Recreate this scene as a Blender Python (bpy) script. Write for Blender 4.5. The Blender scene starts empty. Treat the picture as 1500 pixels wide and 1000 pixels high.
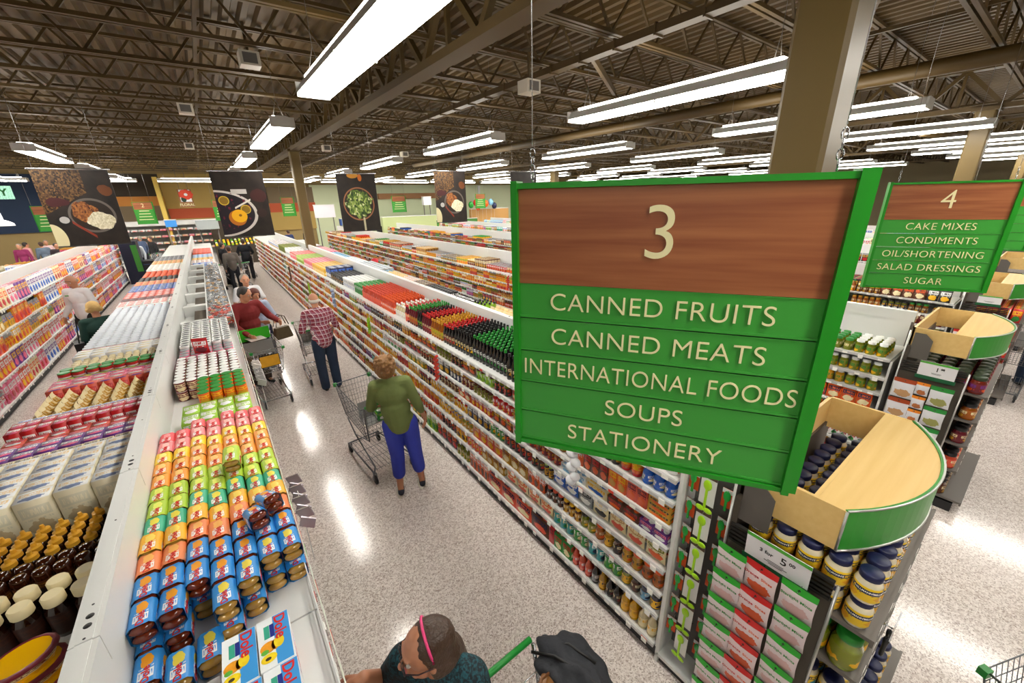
import bpy, bmesh, math, random
import numpy as np
from mathutils import Vector, Matrix, Euler
random.seed(7)
C = bpy.context.scene.collection
SC = bpy.context.scene
# ---------------------------------------------------------------- camera, world, exposure
FPX = 583.5; CAMH = 3.1
def _d(p):
    r = np.array([p[0]-750.0, -(p[1]-500.0), -FPX]); return r/np.linalg.norm(r)
_up = -_d((787, 2125)); _Y = _d((292, 301)); _Y = _Y-_up*(_Y@_up); _Y /= np.linalg.norm(_Y)
_X = np.cross(_Y, _up); RM = np.array([_X, _Y, _up])
cd = bpy.data.cameras.new('camera'); cam = bpy.data.objects.new('camera', cd); C.objects.link(cam)
cd.sensor_width = 36.0; cd.lens = FPX/1500*36; cd.clip_start = 0.05; cd.clip_end = 200
M4 = Matrix([list(RM[0])+[0], list(RM[1])+[0], list(RM[2])+[CAMH], [0, 0, 0, 1]])
cam.matrix_world = M4; SC.camera = cam
SC.view_settings.view_transform = 'Standard'; SC.view_settings.look = 'None'
SC.view_settings.gamma = 1; SC.view_settings.use_curve_mapping = False
SC.view_settings.exposure = 1.35
w = bpy.data.worlds.new('world'); SC.world = w; w.use_nodes = True
w.node_tree.nodes['Background'].inputs[0].default_value = (0.9, 0.92, 1, 1)
w.node_tree.nodes['Background'].inputs[1].default_value = 0.3
LIGHT = 11.0      # emission of the fluorescent tubes

def ray(px, py):
    return RM @ _d((px, py))
def at_y(px, py, Y):
    r = ray(px, py); t = Y/r[1]; return Vector((r[0]*t, Y, CAMH+r[2]*t))
def at_z(px, py, z):
    r = ray(px, py); t = (z-CAMH)/r[2]; return Vector((r[0]*t, r[1]*t, z))
def project(P):
    q = RM.T @ (np.array(P, float)-np.array([0, 0, CAMH]))
    if q[2] > -0.05: return None
    return 750-q[0]/q[2]*FPX, 500+q[1]/q[2]*FPX, -q[2]

# ---------------------------------------------------------------- colours and materials
def lin(c):
    return tuple((v/12.92 if v <= 0.04045 else ((v+0.055)/1.055)**2.4) for v in c)
def hexc(h):
    return lin(tuple(int(h[i:i+2], 16)/255 for i in (0, 2, 4)))
PAL = dict(red='c81e22', orange='e8590c', yellow='f2b80c', green='1f8a2c', lime='9acb2c', teal='2b9aa0', blue='1f5fc4', navy='141a44',
           purple='6a2f8a', pink='ee6f92', white='ececea', cream='ecdcae', brown='5a2d16', black='1c1a1c', tan='c79a62', grey='8d8f92',
           gold='c8921c', maroon='6e1826', skyblue='7db7dc', coral='e2553a', amber='a5560f', olive='7d8320')
PC = {k: hexc(v) for k, v in PAL.items()}
MATS = {}
def new_mat(name):
    m = bpy.data.materials.new(name); m.use_nodes = True
    return m, m.node_tree, m.node_tree.nodes['Principled BSDF']
def mat(name, col, rough=0.5, metal=0.0, emit=None, strength=0, bump=0, bscale=50, noise=0, nscale=8, trans=0, alpha=1, coat=0, spec=0.5):
    if name in MATS: return MATS[name]
    m, nt, b = new_mat(name)
    if isinstance(col, str): col = hexc(col)
    b.inputs['Base Color'].default_value = (*col, 1)
    b.inputs['Roughness'].default_value = rough; b.inputs['Metallic'].default_value = metal
    b.inputs['Transmission Weight'].default_value = trans; b.inputs['Alpha'].default_value = alpha
    b.inputs['Coat Weight'].default_value = coat; b.inputs['Specular IOR Level'].default_value = spec
    if emit:
        b.inputs['Emission Color'].default_value = (*emit, 1); b.inputs['Emission Strength'].default_value = strength
    if noise:
        tc = nt.nodes.new('ShaderNodeTexCoord'); n = nt.nodes.new('ShaderNodeTexNoise'); n.inputs['Scale'].default_value = nscale
        n.inputs['Detail'].default_value = 5
        mx = nt.nodes.new('ShaderNodeMix'); mx.data_type = 'RGBA'
        mx.inputs['A'].default_value = (*[c*(1-noise) for c in col], 1); mx.inputs['B'].default_value = (*[min(1, c*(1+noise)) for c in col], 1)
        nt.links.new(tc.outputs['Object'], n.inputs['Vector']); nt.links.new(n.outputs['Fac'], mx.inputs['Factor']); nt.links.new(mx.outputs['Result'], b.inputs['Base Color'])
    if bump:
        tc = nt.nodes.new('ShaderNodeTexCoord'); n = nt.nodes.new('ShaderNodeTexNoise'); n.inputs['Scale'].default_value = bscale
        bp = nt.nodes.new('ShaderNodeBump'); bp.inputs['Strength'].default_value = bump; bp.inputs['Distance'].default_value = 0.01
        nt.links.new(tc.outputs['Object'], n.inputs['Vector']); nt.links.new(n.outputs['Fac'], bp.inputs['Height']); nt.links.new(bp.outputs['Normal'], b.inputs['Normal'])
    MATS[name] = m; return m

class NT:                                   # tiny node helper
    def __init__(s, m): s.nt = m.node_tree
    def n(s, t, **kw):
        x = s.nt.nodes.new(t)
        for k, v in kw.items(): setattr(x, k, v)
        return x
    def lk(s, a, b): s.nt.links.new(a, b)
    def math(s, op, a, b=None, c=None):
        x = s.n('ShaderNodeMath', operation=op)
        for i, v in enumerate((a, b, c)):
            if v is None: continue
            if isinstance(v, (int, float)): x.inputs[i].default_value = v
            else: s.lk(v, x.inputs[i])
        return x.outputs[0]
    def mix(s, f, a, b):
        x = s.n('ShaderNodeMix', data_type='RGBA')
        for nm, v in (('Factor', f), ('A', a), ('B', b)):
            if isinstance(v, (int, float)): x.inputs[nm].default_value = v
            elif isinstance(v, tuple): x.inputs[nm].default_value = (*v[:3], 1)
            else: s.lk(v, x.inputs[nm])
        return x.outputs['Result']
    def between(s, v, a, b):
        return s.math('MULTIPLY', s.math('GREATER_THAN', v, a), s.math('LESS_THAN', v, b))
    def circle(s, u, v, cu, cv, ru, rv, wob=None):
        a = s.math('POWER', s.math('DIVIDE', s.math('SUBTRACT', u, cu), ru), 2); b = s.math('POWER', s.math('DIVIDE', s.math('SUBTRACT', v, cv), rv), 2)
        d = s.math('ADD', a, b)
        if wob is not None: d = s.math('ADD', d, s.math('MULTIPLY', s.math('SUBTRACT', wob, 0.5), 2.0))
        return s.math('LESS_THAN', d, 1.0)

def make_print():
    m, nt, b = new_mat('printed_packaging'); k = NT(m)
    uv = k.n('ShaderNodeUVMap'); uv.uv_map = 'UVMap'
    sp = k.n('ShaderNodeSeparateXYZ'); k.lk(uv.outputs[0], sp.inputs[0]); u0, v = sp.outputs[0], sp.outputs[1]
    u = k.math('FRACT', k.math('ADD', u0, 100)); on = k.math('GREATER_THAN', v, -0.01)
    at = [k.n('ShaderNodeAttribute', attribute_name=a).outputs['Color'] for a in ('c1', 'c2', 'c3')]
    tc = k.n('ShaderNodeTexCoord'); ns = k.n('ShaderNodeTexNoise'); ns.inputs['Scale'].default_value = 45; k.lk(tc.outputs['Object'], ns.inputs['Vector'])
    blob = k.circle(u, v, 0.5, 0.27, 0.36, 0.2, ns.outputs['Fac'])
    col = k.mix(k.math('MULTIPLY', blob, on), at[0], at[2])
    pan = k.math('MULTIPLY', k.between(u, 0.08, 0.92), k.between(v, 0.56, 0.84)); col = k.mix(k.math('MULTIPLY', pan, on), col, at[1])
    wv = k.n('ShaderNodeTexNoise'); wv.inputs['Scale'].default_value = 1.0; wv.inputs['Detail'].default_value = 3
    cb = k.n('ShaderNodeCombineXYZ'); k.lk(k.math('MULTIPLY', u0, 22), cb.inputs[0]); k.lk(k.math('MULTIPLY', v, 5), cb.inputs[1]); k.lk(cb.outputs[0], wv.inputs['Vector'])
    tx = k.math('MULTIPLY', k.math('MULTIPLY', k.between(u, 0.15, 0.85), k.between(v, 0.62, 0.78)), k.math('GREATER_THAN', wv.outputs['Fac'], 0.5))
    col = k.mix(k.math('MULTIPLY', tx, on), col, at[0])
    tx2 = k.math('MULTIPLY', k.math('MULTIPLY', k.between(u, 0.1, 0.9), k.between(v, 0.47, 0.52)), k.math('GREATER_THAN', wv.outputs['Fac'], 0.52))
    col = k.mix(k.math('MULTIPLY', tx2, on), col, at[1])
    k.lk(col, b.inputs['Base Color']); b.inputs['Roughness'].default_value = 0.42; return m
PRINT = make_print()
def make_liquid():
    m, nt, b = new_mat('filled_glass'); k = NT(m)
    a = k.n('ShaderNodeAttribute', attribute_name='c1'); k.lk(a.outputs['Color'], b.inputs['Base Color'])
    b.inputs['Roughness'].default_value = 0.08; b.inputs['Coat Weight'].default_value = 0.6; b.inputs['Transmission Weight'].default_value = 0.15
    return m
LIQ = make_liquid()

def floor_mat():
    m, nt, b = new_mat('terrazzo'); k = NT(m)
    tc = k.n('ShaderNodeTexCoord'); v1 = k.n('ShaderNodeTexVoronoi'); v1.inputs['Scale'].default_value = 130
    v2 = k.n('ShaderNodeTexVoronoi'); v2.inputs['Scale'].default_value = 60
    n3 = k.n('ShaderNodeTexNoise'); n3.inputs['Scale'].default_value = 1.3
    for x in (v1, v2, n3): k.lk(tc.outputs['Object'], x.inputs['Vector'])
    r = k.n('ShaderNodeValToRGB'); e = r.color_ramp; e.elements[0].color = (*hexc('8f8078'), 1); e.elements[1].color = (*hexc('f0e8e2'), 1)
    e.elements[0].position = 0; e.elements[1].position = 0.9
    x = e.elements.new(0.22); x.color = (*hexc('c8bcb4'), 1); x = e.elements.new(0.4); x.color = (*hexc('e0d6cf'), 1)
    sp = k.n('ShaderNodeSeparateColor'); k.lk(v1.outputs['Color'], sp.inputs[0]); k.lk(sp.outputs[0], r.inputs[0])
    sp2 = k.n('ShaderNodeSeparateColor'); k.lk(v2.outputs['Color'], sp2.inputs[0])
    col = k.mix(k.math('MULTIPLY', k.math('GREATER_THAN', sp2.outputs[0], 0.7), 0.35), r.outputs[0], hexc('a08a80'))
    col = k.mix(k.math('MULTIPLY', n3.outputs['Fac'], 0.25), col, hexc('dbcfc6'))
    k.lk(col, b.inputs['Base Color']); b.inputs['Roughness'].default_value = 0.14; b.inputs['Specular IOR Level'].default_value = 0.55
    return m
def wood_mat(name, a, bcol, scale=1.0, axis='X'):
    if name in MATS: return MATS[name]
    m, nt, b = new_mat(name); k = NT(m)
    tc = k.n('ShaderNodeTexCoord'); mp = k.n('ShaderNodeMapping'); mp.inputs['Scale'].default_value = (3*scale, 60*scale, 60*scale) if axis == 'X' else ((60*scale, 3*scale, 60*scale))
    n = k.n('ShaderNodeTexNoise'); n.inputs['Scale'].default_value = 1; n.inputs['Detail'].default_value = 6
    k.lk(tc.outputs['Object'], mp.inputs[0]); k.lk(mp.outputs[0], n.inputs['Vector'])
    r = k.n('ShaderNodeValToRGB'); r.color_ramp.elements[0].position = 0.3; r.color_ramp.elements[1].position = 0.7
    r.color_ramp.elements[0].color = (*hexc(a), 1); r.color_ramp.elements[1].color = (*hexc(bcol), 1)
    k.lk(n.outputs['Fac'], r.inputs[0]); k.lk(r.outputs[0], b.inputs['Base Color']); b.inputs['Roughness'].default_value = 0.4
    MATS[name] = m; return m
WHITE = mat('white_enamel', 'dedfdc', 0.35)
STEEL = mat('grey_steel', '6b6660', 0.45, 0.3)
CHROME = mat('chrome_wire', 'b9bbbd', 0.25, 0.9)
CEILP = mat('brown_painted_steel', '4b3810', 0.55)
CEILD = mat('ceiling_deck_paint', '503b12', 0.6, noise=0.12, nscale=3)
GREEN = mat('sign_green', '1c8f1c', 0.38)
GREENP = mat('sign_panel_green', '3a9c36', 0.42)
SWOOD = wood_mat('sign_walnut', '8a4c2c', 'a8683f', 0.7)
BIRCH = wood_mat('birch_veneer', 'dcb670', 'e3c07c', 0.5)
CREAM = mat('cream_lettering', 'f0e8b4', 0.5)
BLACKP = mat('black_plastic', '151515', 0.4)
PGREEN = mat('green_plastic', '1e8a35', 0.35)

# ---------------------------------------------------------------- object helpers
def link(o, parent=None):
    C.objects.link(o)
    if parent is not None: o.parent = parent
    return o
def empty(name, label=None, cat=None, loc=(0, 0, 0), rz=0, group=None):
    o = bpy.data.objects.new(name, None); C.objects.link(o); o.location = loc; o.rotation_euler = (0, 0, rz); o.empty_display_size = 0.05
    if label: o['label'] = label
    if cat: o['category'] = cat
    if group: o['group'] = group
    return o
def tag(o, label=None, cat=None, group=None, kind=None, category=None):
    cat = cat or category
    if label: o['label'] = label
    if cat: o['category'] = cat
    if group: o['group'] = group
    if kind: o['kind'] = kind
    return o
class MB:
    """collects simple closed shapes into one mesh"""
    def __init__(s): s.v = []; s.f = []; s.m = []; s.sm = []
    def add(s, vs, fs, mi=0, smooth=False):
        o = len(s.v); s.v += [tuple(x) for x in vs]; s.f += [tuple(i+o for i in f) for f in fs]; s.m += [mi]*len(fs); s.sm += [smooth]*len(fs); return s
    def box(s, a, b, mi=0, mtx=None):
        x0, y0, z0 = a; x1, y1, z1 = b
        vs = [Vector(p) for p in ((x0, y0, z0), (x1, y0, z0), (x1, y1, z0), (x0, y1, z0), (x0, y0, z1), (x1, y0, z1), (x1, y1, z1), (x0, y1, z1))]
        if mtx is not None: vs = [mtx @ p for p in vs]
        return s.add(vs, [(0, 3, 2, 1), (4, 5, 6, 7), (0, 1, 5, 4), (1, 2, 6, 5), (2, 3, 7, 6), (3, 0, 4, 7)], mi)
    def bar(s, p0, p1, w_, h_, mi=0, up=(0, 0, 1)):
        p0 = Vector(p0); p1 = Vector(p1); d = p1-p0; L = d.length
        if L < 1e-6: return s
        d /= L; u = Vector(up)
        if abs(d.dot(u)) > 0.99: u = Vector((1, 0, 0))
        x = d.cross(u).normalized(); z = x.cross(d)
        m = Matrix((x, d, z)).transposed().to_4x4(); m.translation = p0
        return s.box((-w_/2, 0, -h_/2), (w_/2, L, h_/2), mi, m)
    def tube(s, pts, r, n=6, mi=0, closed=False):
        pts = [Vector(p) for p in pts]; N = len(pts); rings = []
        for i, p in enumerate(pts):
            a = pts[i-1] if i > 0 else (pts[-1] if closed else p); b = pts[i+1] if i < N-1 else (pts[0] if closed else p)
            d = (b-a).normalized(); u = Vector((0, 0, 1)) if abs(d.z) < 0.95 else Vector((1, 0, 0))
            x = d.cross(u).normalized(); y = x.cross(d).normalized()
            rr = r[i] if isinstance(r, (list, tuple)) else r
            rings.append([p+x*math.cos(2*math.pi*k/n)*rr+y*math.sin(2*math.pi*k/n)*rr for k in range(n)])
        vs = [q for g in rings for q in g]; fs = []
        for i in range(N if closed else N-1):
            j = (i+1) % N
            for k in range(n): fs.append((i*n+k, j*n+k, j*n+(k+1) % n, i*n+(k+1) % n))
        if not closed: fs.append(tuple(range(n))); fs.append(tuple(reversed(range((N-1)*n, N*n))))
        return s.add(vs, fs, mi, True)
    def lathe(s, prof, n=20, c=(0, 0, 0), mi=0, sy=1.0, mtx=None, smooth=True):
        vs = []; fs = []; N = len(prof)
        for r, z in prof:
            for k in range(n):
                a = 2*math.pi*k/n; p = Vector((c[0]+r*math.cos(a), c[1]+r*math.sin(a)*sy, c[2]+z)); vs.append(mtx @ p if mtx is not None else p)
        for i in range(N-1):
            for k in range(n): fs.append((i*n+k, i*n+(k+1) % n, (i+1)*n+(k+1) % n, (i+1)*n+k))
        fs.append(tuple(reversed(range(n)))); fs.append(tuple(range((N-1)*n, N*n)))
        return s.add(vs, fs, mi, smooth)
    def capsule(s, p0, p1, r0, r1, n=12, mi=0, k=4):
        p0 = Vector(p0); p1 = Vector(p1); d = p1-p0; L = d.length; d = d/L if L > 1e-6 else Vector((0, 0, 1)); u = Vector((0, 0, 1)) if abs(d.z) < 0.9 else Vector((1, 0, 0))
        x = d.cross(u).normalized(); y = x.cross(d).normalized(); prof = []
        for i in range(k+1):
            a = -math.pi/2+math.pi/2*i/k; prof.append((p0+d*math.sin(a)*r0, max(math.cos(a)*r0, r0*0.02)))
        for i in range(k+1):
            a = math.pi/2*i/k; prof.append((p1+d*math.sin(a)*r1, max(math.cos(a)*r1, r1*0.02)))
        vs = [c+x*math.cos(2*math.pi*j/n)*r+y*math.sin(2*math.pi*j/n)*r for c, r in prof for j in range(n)]; fs = []
        for i in range(len(prof)-1):
            for j in range(n): fs.append((i*n+j, i*n+(j+1) % n, (i+1)*n+(j+1) % n, (i+1)*n+j))
        fs = [tuple(reversed(f)) for f in fs]; fs.append(tuple(range(n))); fs.append(tuple(reversed(range((len(prof)-1)*n, len(prof)*n))))
        return s.add(vs, fs, mi, True)
    def ell(s, c, r, rot=None, n=16, mi=0):
        vs = []; fs = []; k = n//2
        for i in range(k+1):
            a = -math.pi/2+math.pi*i/k
            for j in range(n):
                q = Vector((math.cos(a)*math.cos(2*math.pi*j/n)*r[0], math.cos(a)*math.sin(2*math.pi*j/n)*r[1], math.sin(a)*r[2]))
                if i in (0, k): q = Vector((0.001*math.cos(j*2*math.pi/n), 0.001*math.sin(j*2*math.pi/n), math.sin(a)*r[2]))
                if rot is not None: q = rot @ q
                vs.append(Vector(c)+q)
        for i in range(k):
            for j in range(n): fs.append((i*n+j, i*n+(j+1) % n, (i+1)*n+(j+1) % n, (i+1)*n+j))
        fs.append(tuple(reversed(range(n)))); fs.append(tuple(range(k*n, (k+1)*n)))
        return s.add(vs, fs, mi, True)
    def prism(s, poly, z0, z1, mi=0, mtx=None):
        n = len(poly); vs = [Vector((x, y, z0)) for x, y in poly]+[Vector((x, y, z1)) for x, y in poly]
        if mtx is not None: vs = [mtx @ p for p in vs]
        fs = [(i, (i+1) % n, n+(i+1) % n, n+i) for i in range(n)]+[tuple(reversed(range(n))), tuple(range(n, 2*n))]
        return s.add(vs, fs, mi)
    def mesh(s, name, mats):
        me = bpy.data.meshes.new(name); me.from_pydata(s.v, [], s.f)
        for m in (mats if isinstance(mats, (list, tuple)) else [mats]): me.materials.append(m)
        me.polygons.foreach_set('material_index', s.m); me.polygons.foreach_set('use_smooth', s.sm); me.update(); return me
    def build(s, name, mats, parent=None, loc=None, **tags):
        o = bpy.data.objects.new(name, s.mesh(name, mats)); link(o, parent)
        if loc is not None: o.location = loc
        return tag(o, **tags) if tags else o
def inst(name, me, parent=None, loc=(0, 0, 0), rot=(0, 0, 0), **tags):
    o = bpy.data.objects.new(name, me); link(o, parent); o.location = loc; o.rotation_euler = rot
    return tag(o, **tags) if tags else o
TXT = {}
def text_mesh(s, size=1.0, ext=0.002, m=None, bold=0.0, align='CENTER', space=1.0):
    key = (s, size, ext, m.name, bold, align, space)
    if key in TXT: return TXT[key]
    cu = bpy.data.curves.new('t', 'FONT'); cu.body = s; cu.size = size; cu.extrude = ext; cu.align_x = align; cu.align_y = 'CENTER'; cu.offset = bold
    cu.resolution_u = 8 if size > 0.05 else 3; cu.space_character = space
    o = bpy.data.objects.new('t', cu); C.objects.link(o); dg = bpy.context.evaluated_depsgraph_get(); dg.update()
    me = bpy.data.meshes.new_from_object(o.evaluated_get(dg)); bpy.data.objects.remove(o); me.name = 'lettering'; me.materials.clear(); me.materials.append(m)
    TXT[key] = me; return me

# ---------------------------------------------------------------- product templates
# a template: verts, faces, per-loop uv, role per face (p printed, c cap, b body / contents)
TPL = {}
def lathe_tpl(prof, n, sy=1.0):
    V = []; F = []; U = []; Rl = []
    for r, z, _ in prof:
        for k in range(n):
            a = 2*math.pi*(k+0.5)/n; V.append((r*math.cos(a), r*math.sin(a)*sy, z))
    for i in range(len(prof)-1):
        role = prof[i+1][2]
        for k in range(n):
            F.append((i*n+k, i*n+(k+1) % n, (i+1)*n+(k+1) % n, (i+1)*n+k)); Rl.append(role)
            if role == 'p': U.append([(2.0*k/n, 0), (2.0*(k+1)/n, 0), (2.0*(k+1)/n, 1), (2.0*k/n, 1)])
            else: U.append([(-1, -1)]*4)
    F.append(tuple(range((len(prof)-1)*n, len(prof)*n))); Rl.append(prof[-1][2] if prof[-1][2] != 'p' else 'c'); U.append([(-1, -1)]*n)
    return V, F, U, Rl
def tpl(shape, dims, lod):
    key = (shape, dims, lod)
    if key in TPL: return TPL[key]
    dx, dy, dz = dims; n = (16, 8, 6)[lod]; r = dx/2; sy = dy/dx
    if shape == 'box':
        x, y = dx/2, dy/2
        V = [(-x, -y, 0), (x, -y, 0), (x, y, 0), (-x, y, 0), (-x, -y, dz), (x, -y, dz), (x, y, dz), (-x, y, dz)]
        F = [(0, 1, 5, 4), (1, 2, 6, 5), (2, 3, 7, 6), (3, 0, 4, 7), (4, 5, 6, 7)]; U = [[(0, 0), (1, 0), (1, 1), (0, 1)]]*5; Rl = ['p']*4+['t']
        if lod == 0: F.append((3, 2, 1, 0)); U.append([(-1, -1)]*4); Rl.append('p')
    elif shape == 'can':
        V, F, U, Rl = lathe_tpl([(r*0.9, 0, 'c'), (r, dz*0.03, 'c'), (r, dz*0.95, 'p'), (r*0.93, dz, 'c')], n, sy)
    elif shape == 'jar':
        p = [(r*0.9, 0, 'b'), (r, dz*0.1, 'b'), (r, dz*0.62, 'p'), (r*0.8, dz*0.78, 'b'), (r*0.84, dz*0.8, 'c'), (r*0.84, dz*0.97, 'c'), (r*0.74, dz, 'c')]
        if lod == 2: p = [(r, 0, 'b'), (r, dz*0.62, 'p'), (r*0.84, dz*0.8, 'b'), (r*0.84, dz, 'c')]
        V, F, U, Rl = lathe_tpl(p, n, sy)
    elif shape == 'bottle':
        p = [(r*0.92, 0, 'b'), (r, dz*0.04, 'b'), (r, dz*0.12, 'b'), (r, dz*0.5, 'p'), (r*0.96, dz*0.58, 'b'), (r*0.42, dz*0.76, 'b'), (r*0.36, dz*0.87, 'b'), (r*0.46, dz*0.875, 'c'), (r*0.44, dz*0.99, 'c'), (r*0.3, dz, 'c')]
        if lod: p = [(r, 0, 'b'), (r, dz*0.52, 'p'), (r*0.42, dz*0.76, 'b'), (r*0.38, dz*0.85, 'b'), (r*0.46, dz*0.86, 'c'), (r*0.36, dz, 'c')]
        V, F, U, Rl = lathe_tpl(p, n, sy)
    elif shape == 'squeeze':                     # bottle standing on its wide cap
        p = [(r*0.8, 0, 'c'), (r*0.8, dz*0.14, 'c'), (r, dz*0.2, 'b'), (r*0.95, dz*0.35, 'b'), (r, dz*0.75, 'p'), (r*0.92, dz*0.95, 'b'), (r*0.7, dz, 'b')]
        V, F, U, Rl = lathe_tpl(p, n, sy)
    elif shape == 'dispenser':                   # honey bottle with a flip spout
        p = [(r*0.9, 0, 'b'), (r, dz*0.06, 'b'), (r*0.97, dz*0.5, 'p'), (r, dz*0.62, 'b'), (r*0.62, dz*0.74, 'b'), (r*0.78, dz*0.75, 'c'), (r*0.78, dz*0.86, 'c'), (r*0.35, dz*0.89, 'c'), (r*0.24, dz, 'c')]
        V, F, U, Rl = lathe_tpl(p, n, sy)
    elif shape == 'tub':
        p = [(r*0.78, 0, 'b'), (r*0.95, dz*0.72, 'p'), (r*1.04, dz*0.74, 'c'), (r*1.04, dz*0.9, 'c'), (r*0.98, dz*0.99, 'c'), (r*0.86, dz*0.97, 'c'), (r*0.84, dz*0.96, 'b')]
        V, F, U, Rl = lathe_tpl(p, n, sy)
    elif shape == 'pouch':
        V = []; F = []; U = []; Rl = []; zs = [0, 0.08, 0.3, 0.6, 0.8, 0.88, 1.0]; ts = [0.012, 0.35, 1, 0.95, 0.45, 0.1, 0.012]
        if lod == 2: zs = [0, 0.4, 0.82, 1]; ts = [0.3, 1, 0.3, 0.03]
        K = 5 if lod < 2 else 3
        for sgn in (-1, 1):
            o = len(V)
            for z, t in zip(zs, ts):
                for j in range(K):
                    a = j/(K-1); V.append((sgn*dx/2*t*math.sin(math.pi*max(0.04, min(0.96, a))), (a-0.5)*dy*(1-0.06*t), z*dz))
            for i in range(len(zs)-1):
                for j in range(K-1):
                    q = [o+i*K+j, o+i*K+j+1, o+(i+1)*K+j+1, o+(i+1)*K+j]; uu = [(j/(K-1), zs[i]), ((j+1)/(K-1), zs[i]), ((j+1)/(K-1), zs[i+1]), (j/(K-1), zs[i+1])]
                    if sgn < 0: q = q[::-1]; uu = uu[::-1]
                    F.append(tuple(q)); top = zs[i] >= 0.8; Rl.append('c' if top else 'p'); U.append([(-1, -1)]*4 if top else uu)
    A = (np.array(V, np.float32), F, U, Rl); TPL[key] = A; return A
def cols(c1, c2=None, c3=None, cap=None, body=None, top=None):
    g = lambda x, d: d if x is None else (PC[x] if x in PC else hexc(x))
    a = g(c1, None); b2 = g(c2, a); b3 = g(c3, a); cp = g(cap, a); bd = g(body, a); tp = g(top, None) if top else None
    return {'p': (a, b2, b3), 'c': (cp,)*3, 'b': (bd,)*3, 't': (tp,)*3 if tp else (a, b2, b3)}
def arrays(shape, dims, lod, cs):
    V, F, U, Rl = tpl(shape, dims, lod)
    cnt = np.array([len(f) for f in F], np.int32); idx = np.array([i for f in F for i in f], np.int32)
    uv = np.array([q for f in U for q in f], np.float32)
    col = [np.array([(*cs[r][j], 1) for r in Rl], np.float32).repeat(cnt, axis=0) for j in range(3)]
    mi = np.array([1 if (r == 'b') else 0 for r in Rl], np.int32)
    return V, cnt, idx, uv, col, mi
def to_mesh(name, V, cnt, idx, uv, col, mi, smooth=False):
    me = bpy.data.meshes.new(name); me.vertices.add(len(V)); me.vertices.foreach_set('co', V.ravel())
    me.loops.add(len(idx)); me.loops.foreach_set('vertex_index', idx); me.polygons.add(len(cnt))
    st = np.zeros(len(cnt), np.int32); st[1:] = np.cumsum(cnt)[:-1]; me.polygons.foreach_set('loop_start', st)
    me.materials.append(PRINT); me.materials.append(LIQ); me.polygons.foreach_set('material_index', mi)
    me.update(calc_edges=True)
    me.uv_layers.new(name='UVMap').data.foreach_set('uv', uv.ravel())
    for j in range(3): me.attributes.new('c%d' % (j+1), 'FLOAT_COLOR', 'CORNER').data.foreach_set('color', col[j].ravel())
    if smooth:
        me.polygons.foreach_set('use_smooth', [True]*len(cnt))
        me.set_sharp_from_angle(angle=0.9)
    me.validate(); return me
PMESH = {}
def product_mesh(shape, dims, cs, lod=0):
    key = (shape, dims, lod, tuple(cs['p']), cs['c'][0], cs['b'][0], cs['t'])
    if key not in PMESH: PMESH[key] = to_mesh(shape, *arrays(shape, dims, lod, cs), smooth=shape not in ('box',))
    return PMESH[key]
PLACED = []
def place(cat, shape, dims, cs, loc, label, rz=0.0, tilt=None, extra=None, prio=0):
    """remember one product; the 300 that show largest of each category become objects"""
    PLACED.append([cat, shape, dims, cs, loc, label, rz, tilt, extra, prio])
# ================================================================ THE SETTING
def struct(name, mb, m, parent=None):
    o = mb.build(name, m, parent)
    if parent is None: o['kind'] = 'structure'
    return o
XL, XR, YN, YF = -15.0, 44.0, -9.0, 31.0
ZD = 5.5
struct('floor', MB().box((XL, YN, -0.1), (XR, YF, 0)), floor_mat())
# corrugated deck
b = MB(); prof = []; x = XL
while x < XR:
    prof += [(x, 0), (x+0.07, 0), (x+0.1, 0.06), (x+0.17, 0.06)]; x += 0.2
vs = []; fs = []
for px_, pz_ in prof: vs += [(px_, YN, ZD+pz_), (px_, YF, ZD+pz_)]
for i in range(len(prof)-1): fs.append((2*i, 2*i+1, 2*i+3, 2*i+2))
b.add(vs, fs); ceiling = struct('ceiling', b, CEILD)
struct('roof_slab', MB().box((XL, YN, ZD+0.08), (XR, YF, ZD+0.2)), CEILD, ceiling)
# open-web joists (run along X), one part each
b = MB(); JB, JT = 4.9, 5.44
for zz in (JB, JT):
    for dy in (-0.035, 0.035): b.box((XL, dy-0.022, zz-0.02), (XR, dy+0.022, zz+0.02))
x = XL; k = 0
while x < XR-0.4:
    b.bar((x, 0, JB if k % 2 == 0 else JT), (x+0.42, 0, JT if k % 2 == 0 else JB), 0.028, 0.028); x += 0.42; k += 1
jm = b.mesh('joist', CEILP)
y = -2.7
while y < YF-0.5:
    inst('joist', jm, ceiling, (0, y, 0)); y += 1.3
# girders along Y (top and bottom chords, webs), one part each
b = MB()
for zz, wd, ht in ((4.62, 0.22, 0.09), (5.36, 0.2, 0.09)): b.box((-wd/2, YN, zz-ht/2), (wd/2, YF, zz+ht/2))
y = YN; k = 0
while y < YF-0.7:
    b.bar((0, y, 4.64 if k % 2 == 0 else 5.34), (0, y+0.65, 5.34 if k % 2 == 0 else 4.64), 0.07, 0.07)
    if k % 2 == 0: b.bar((0, y+0.65, 4.64), (0, y+0.65, 5.34), 0.05, 0.05)
    y += 0.65; k += 1
gm = b.mesh('girder', CEILP)
for gx in (-8.0, 2.62, 13.2, 24.0, 34.0): inst('girder', gm, ceiling, (gx, 0, 0))
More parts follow.
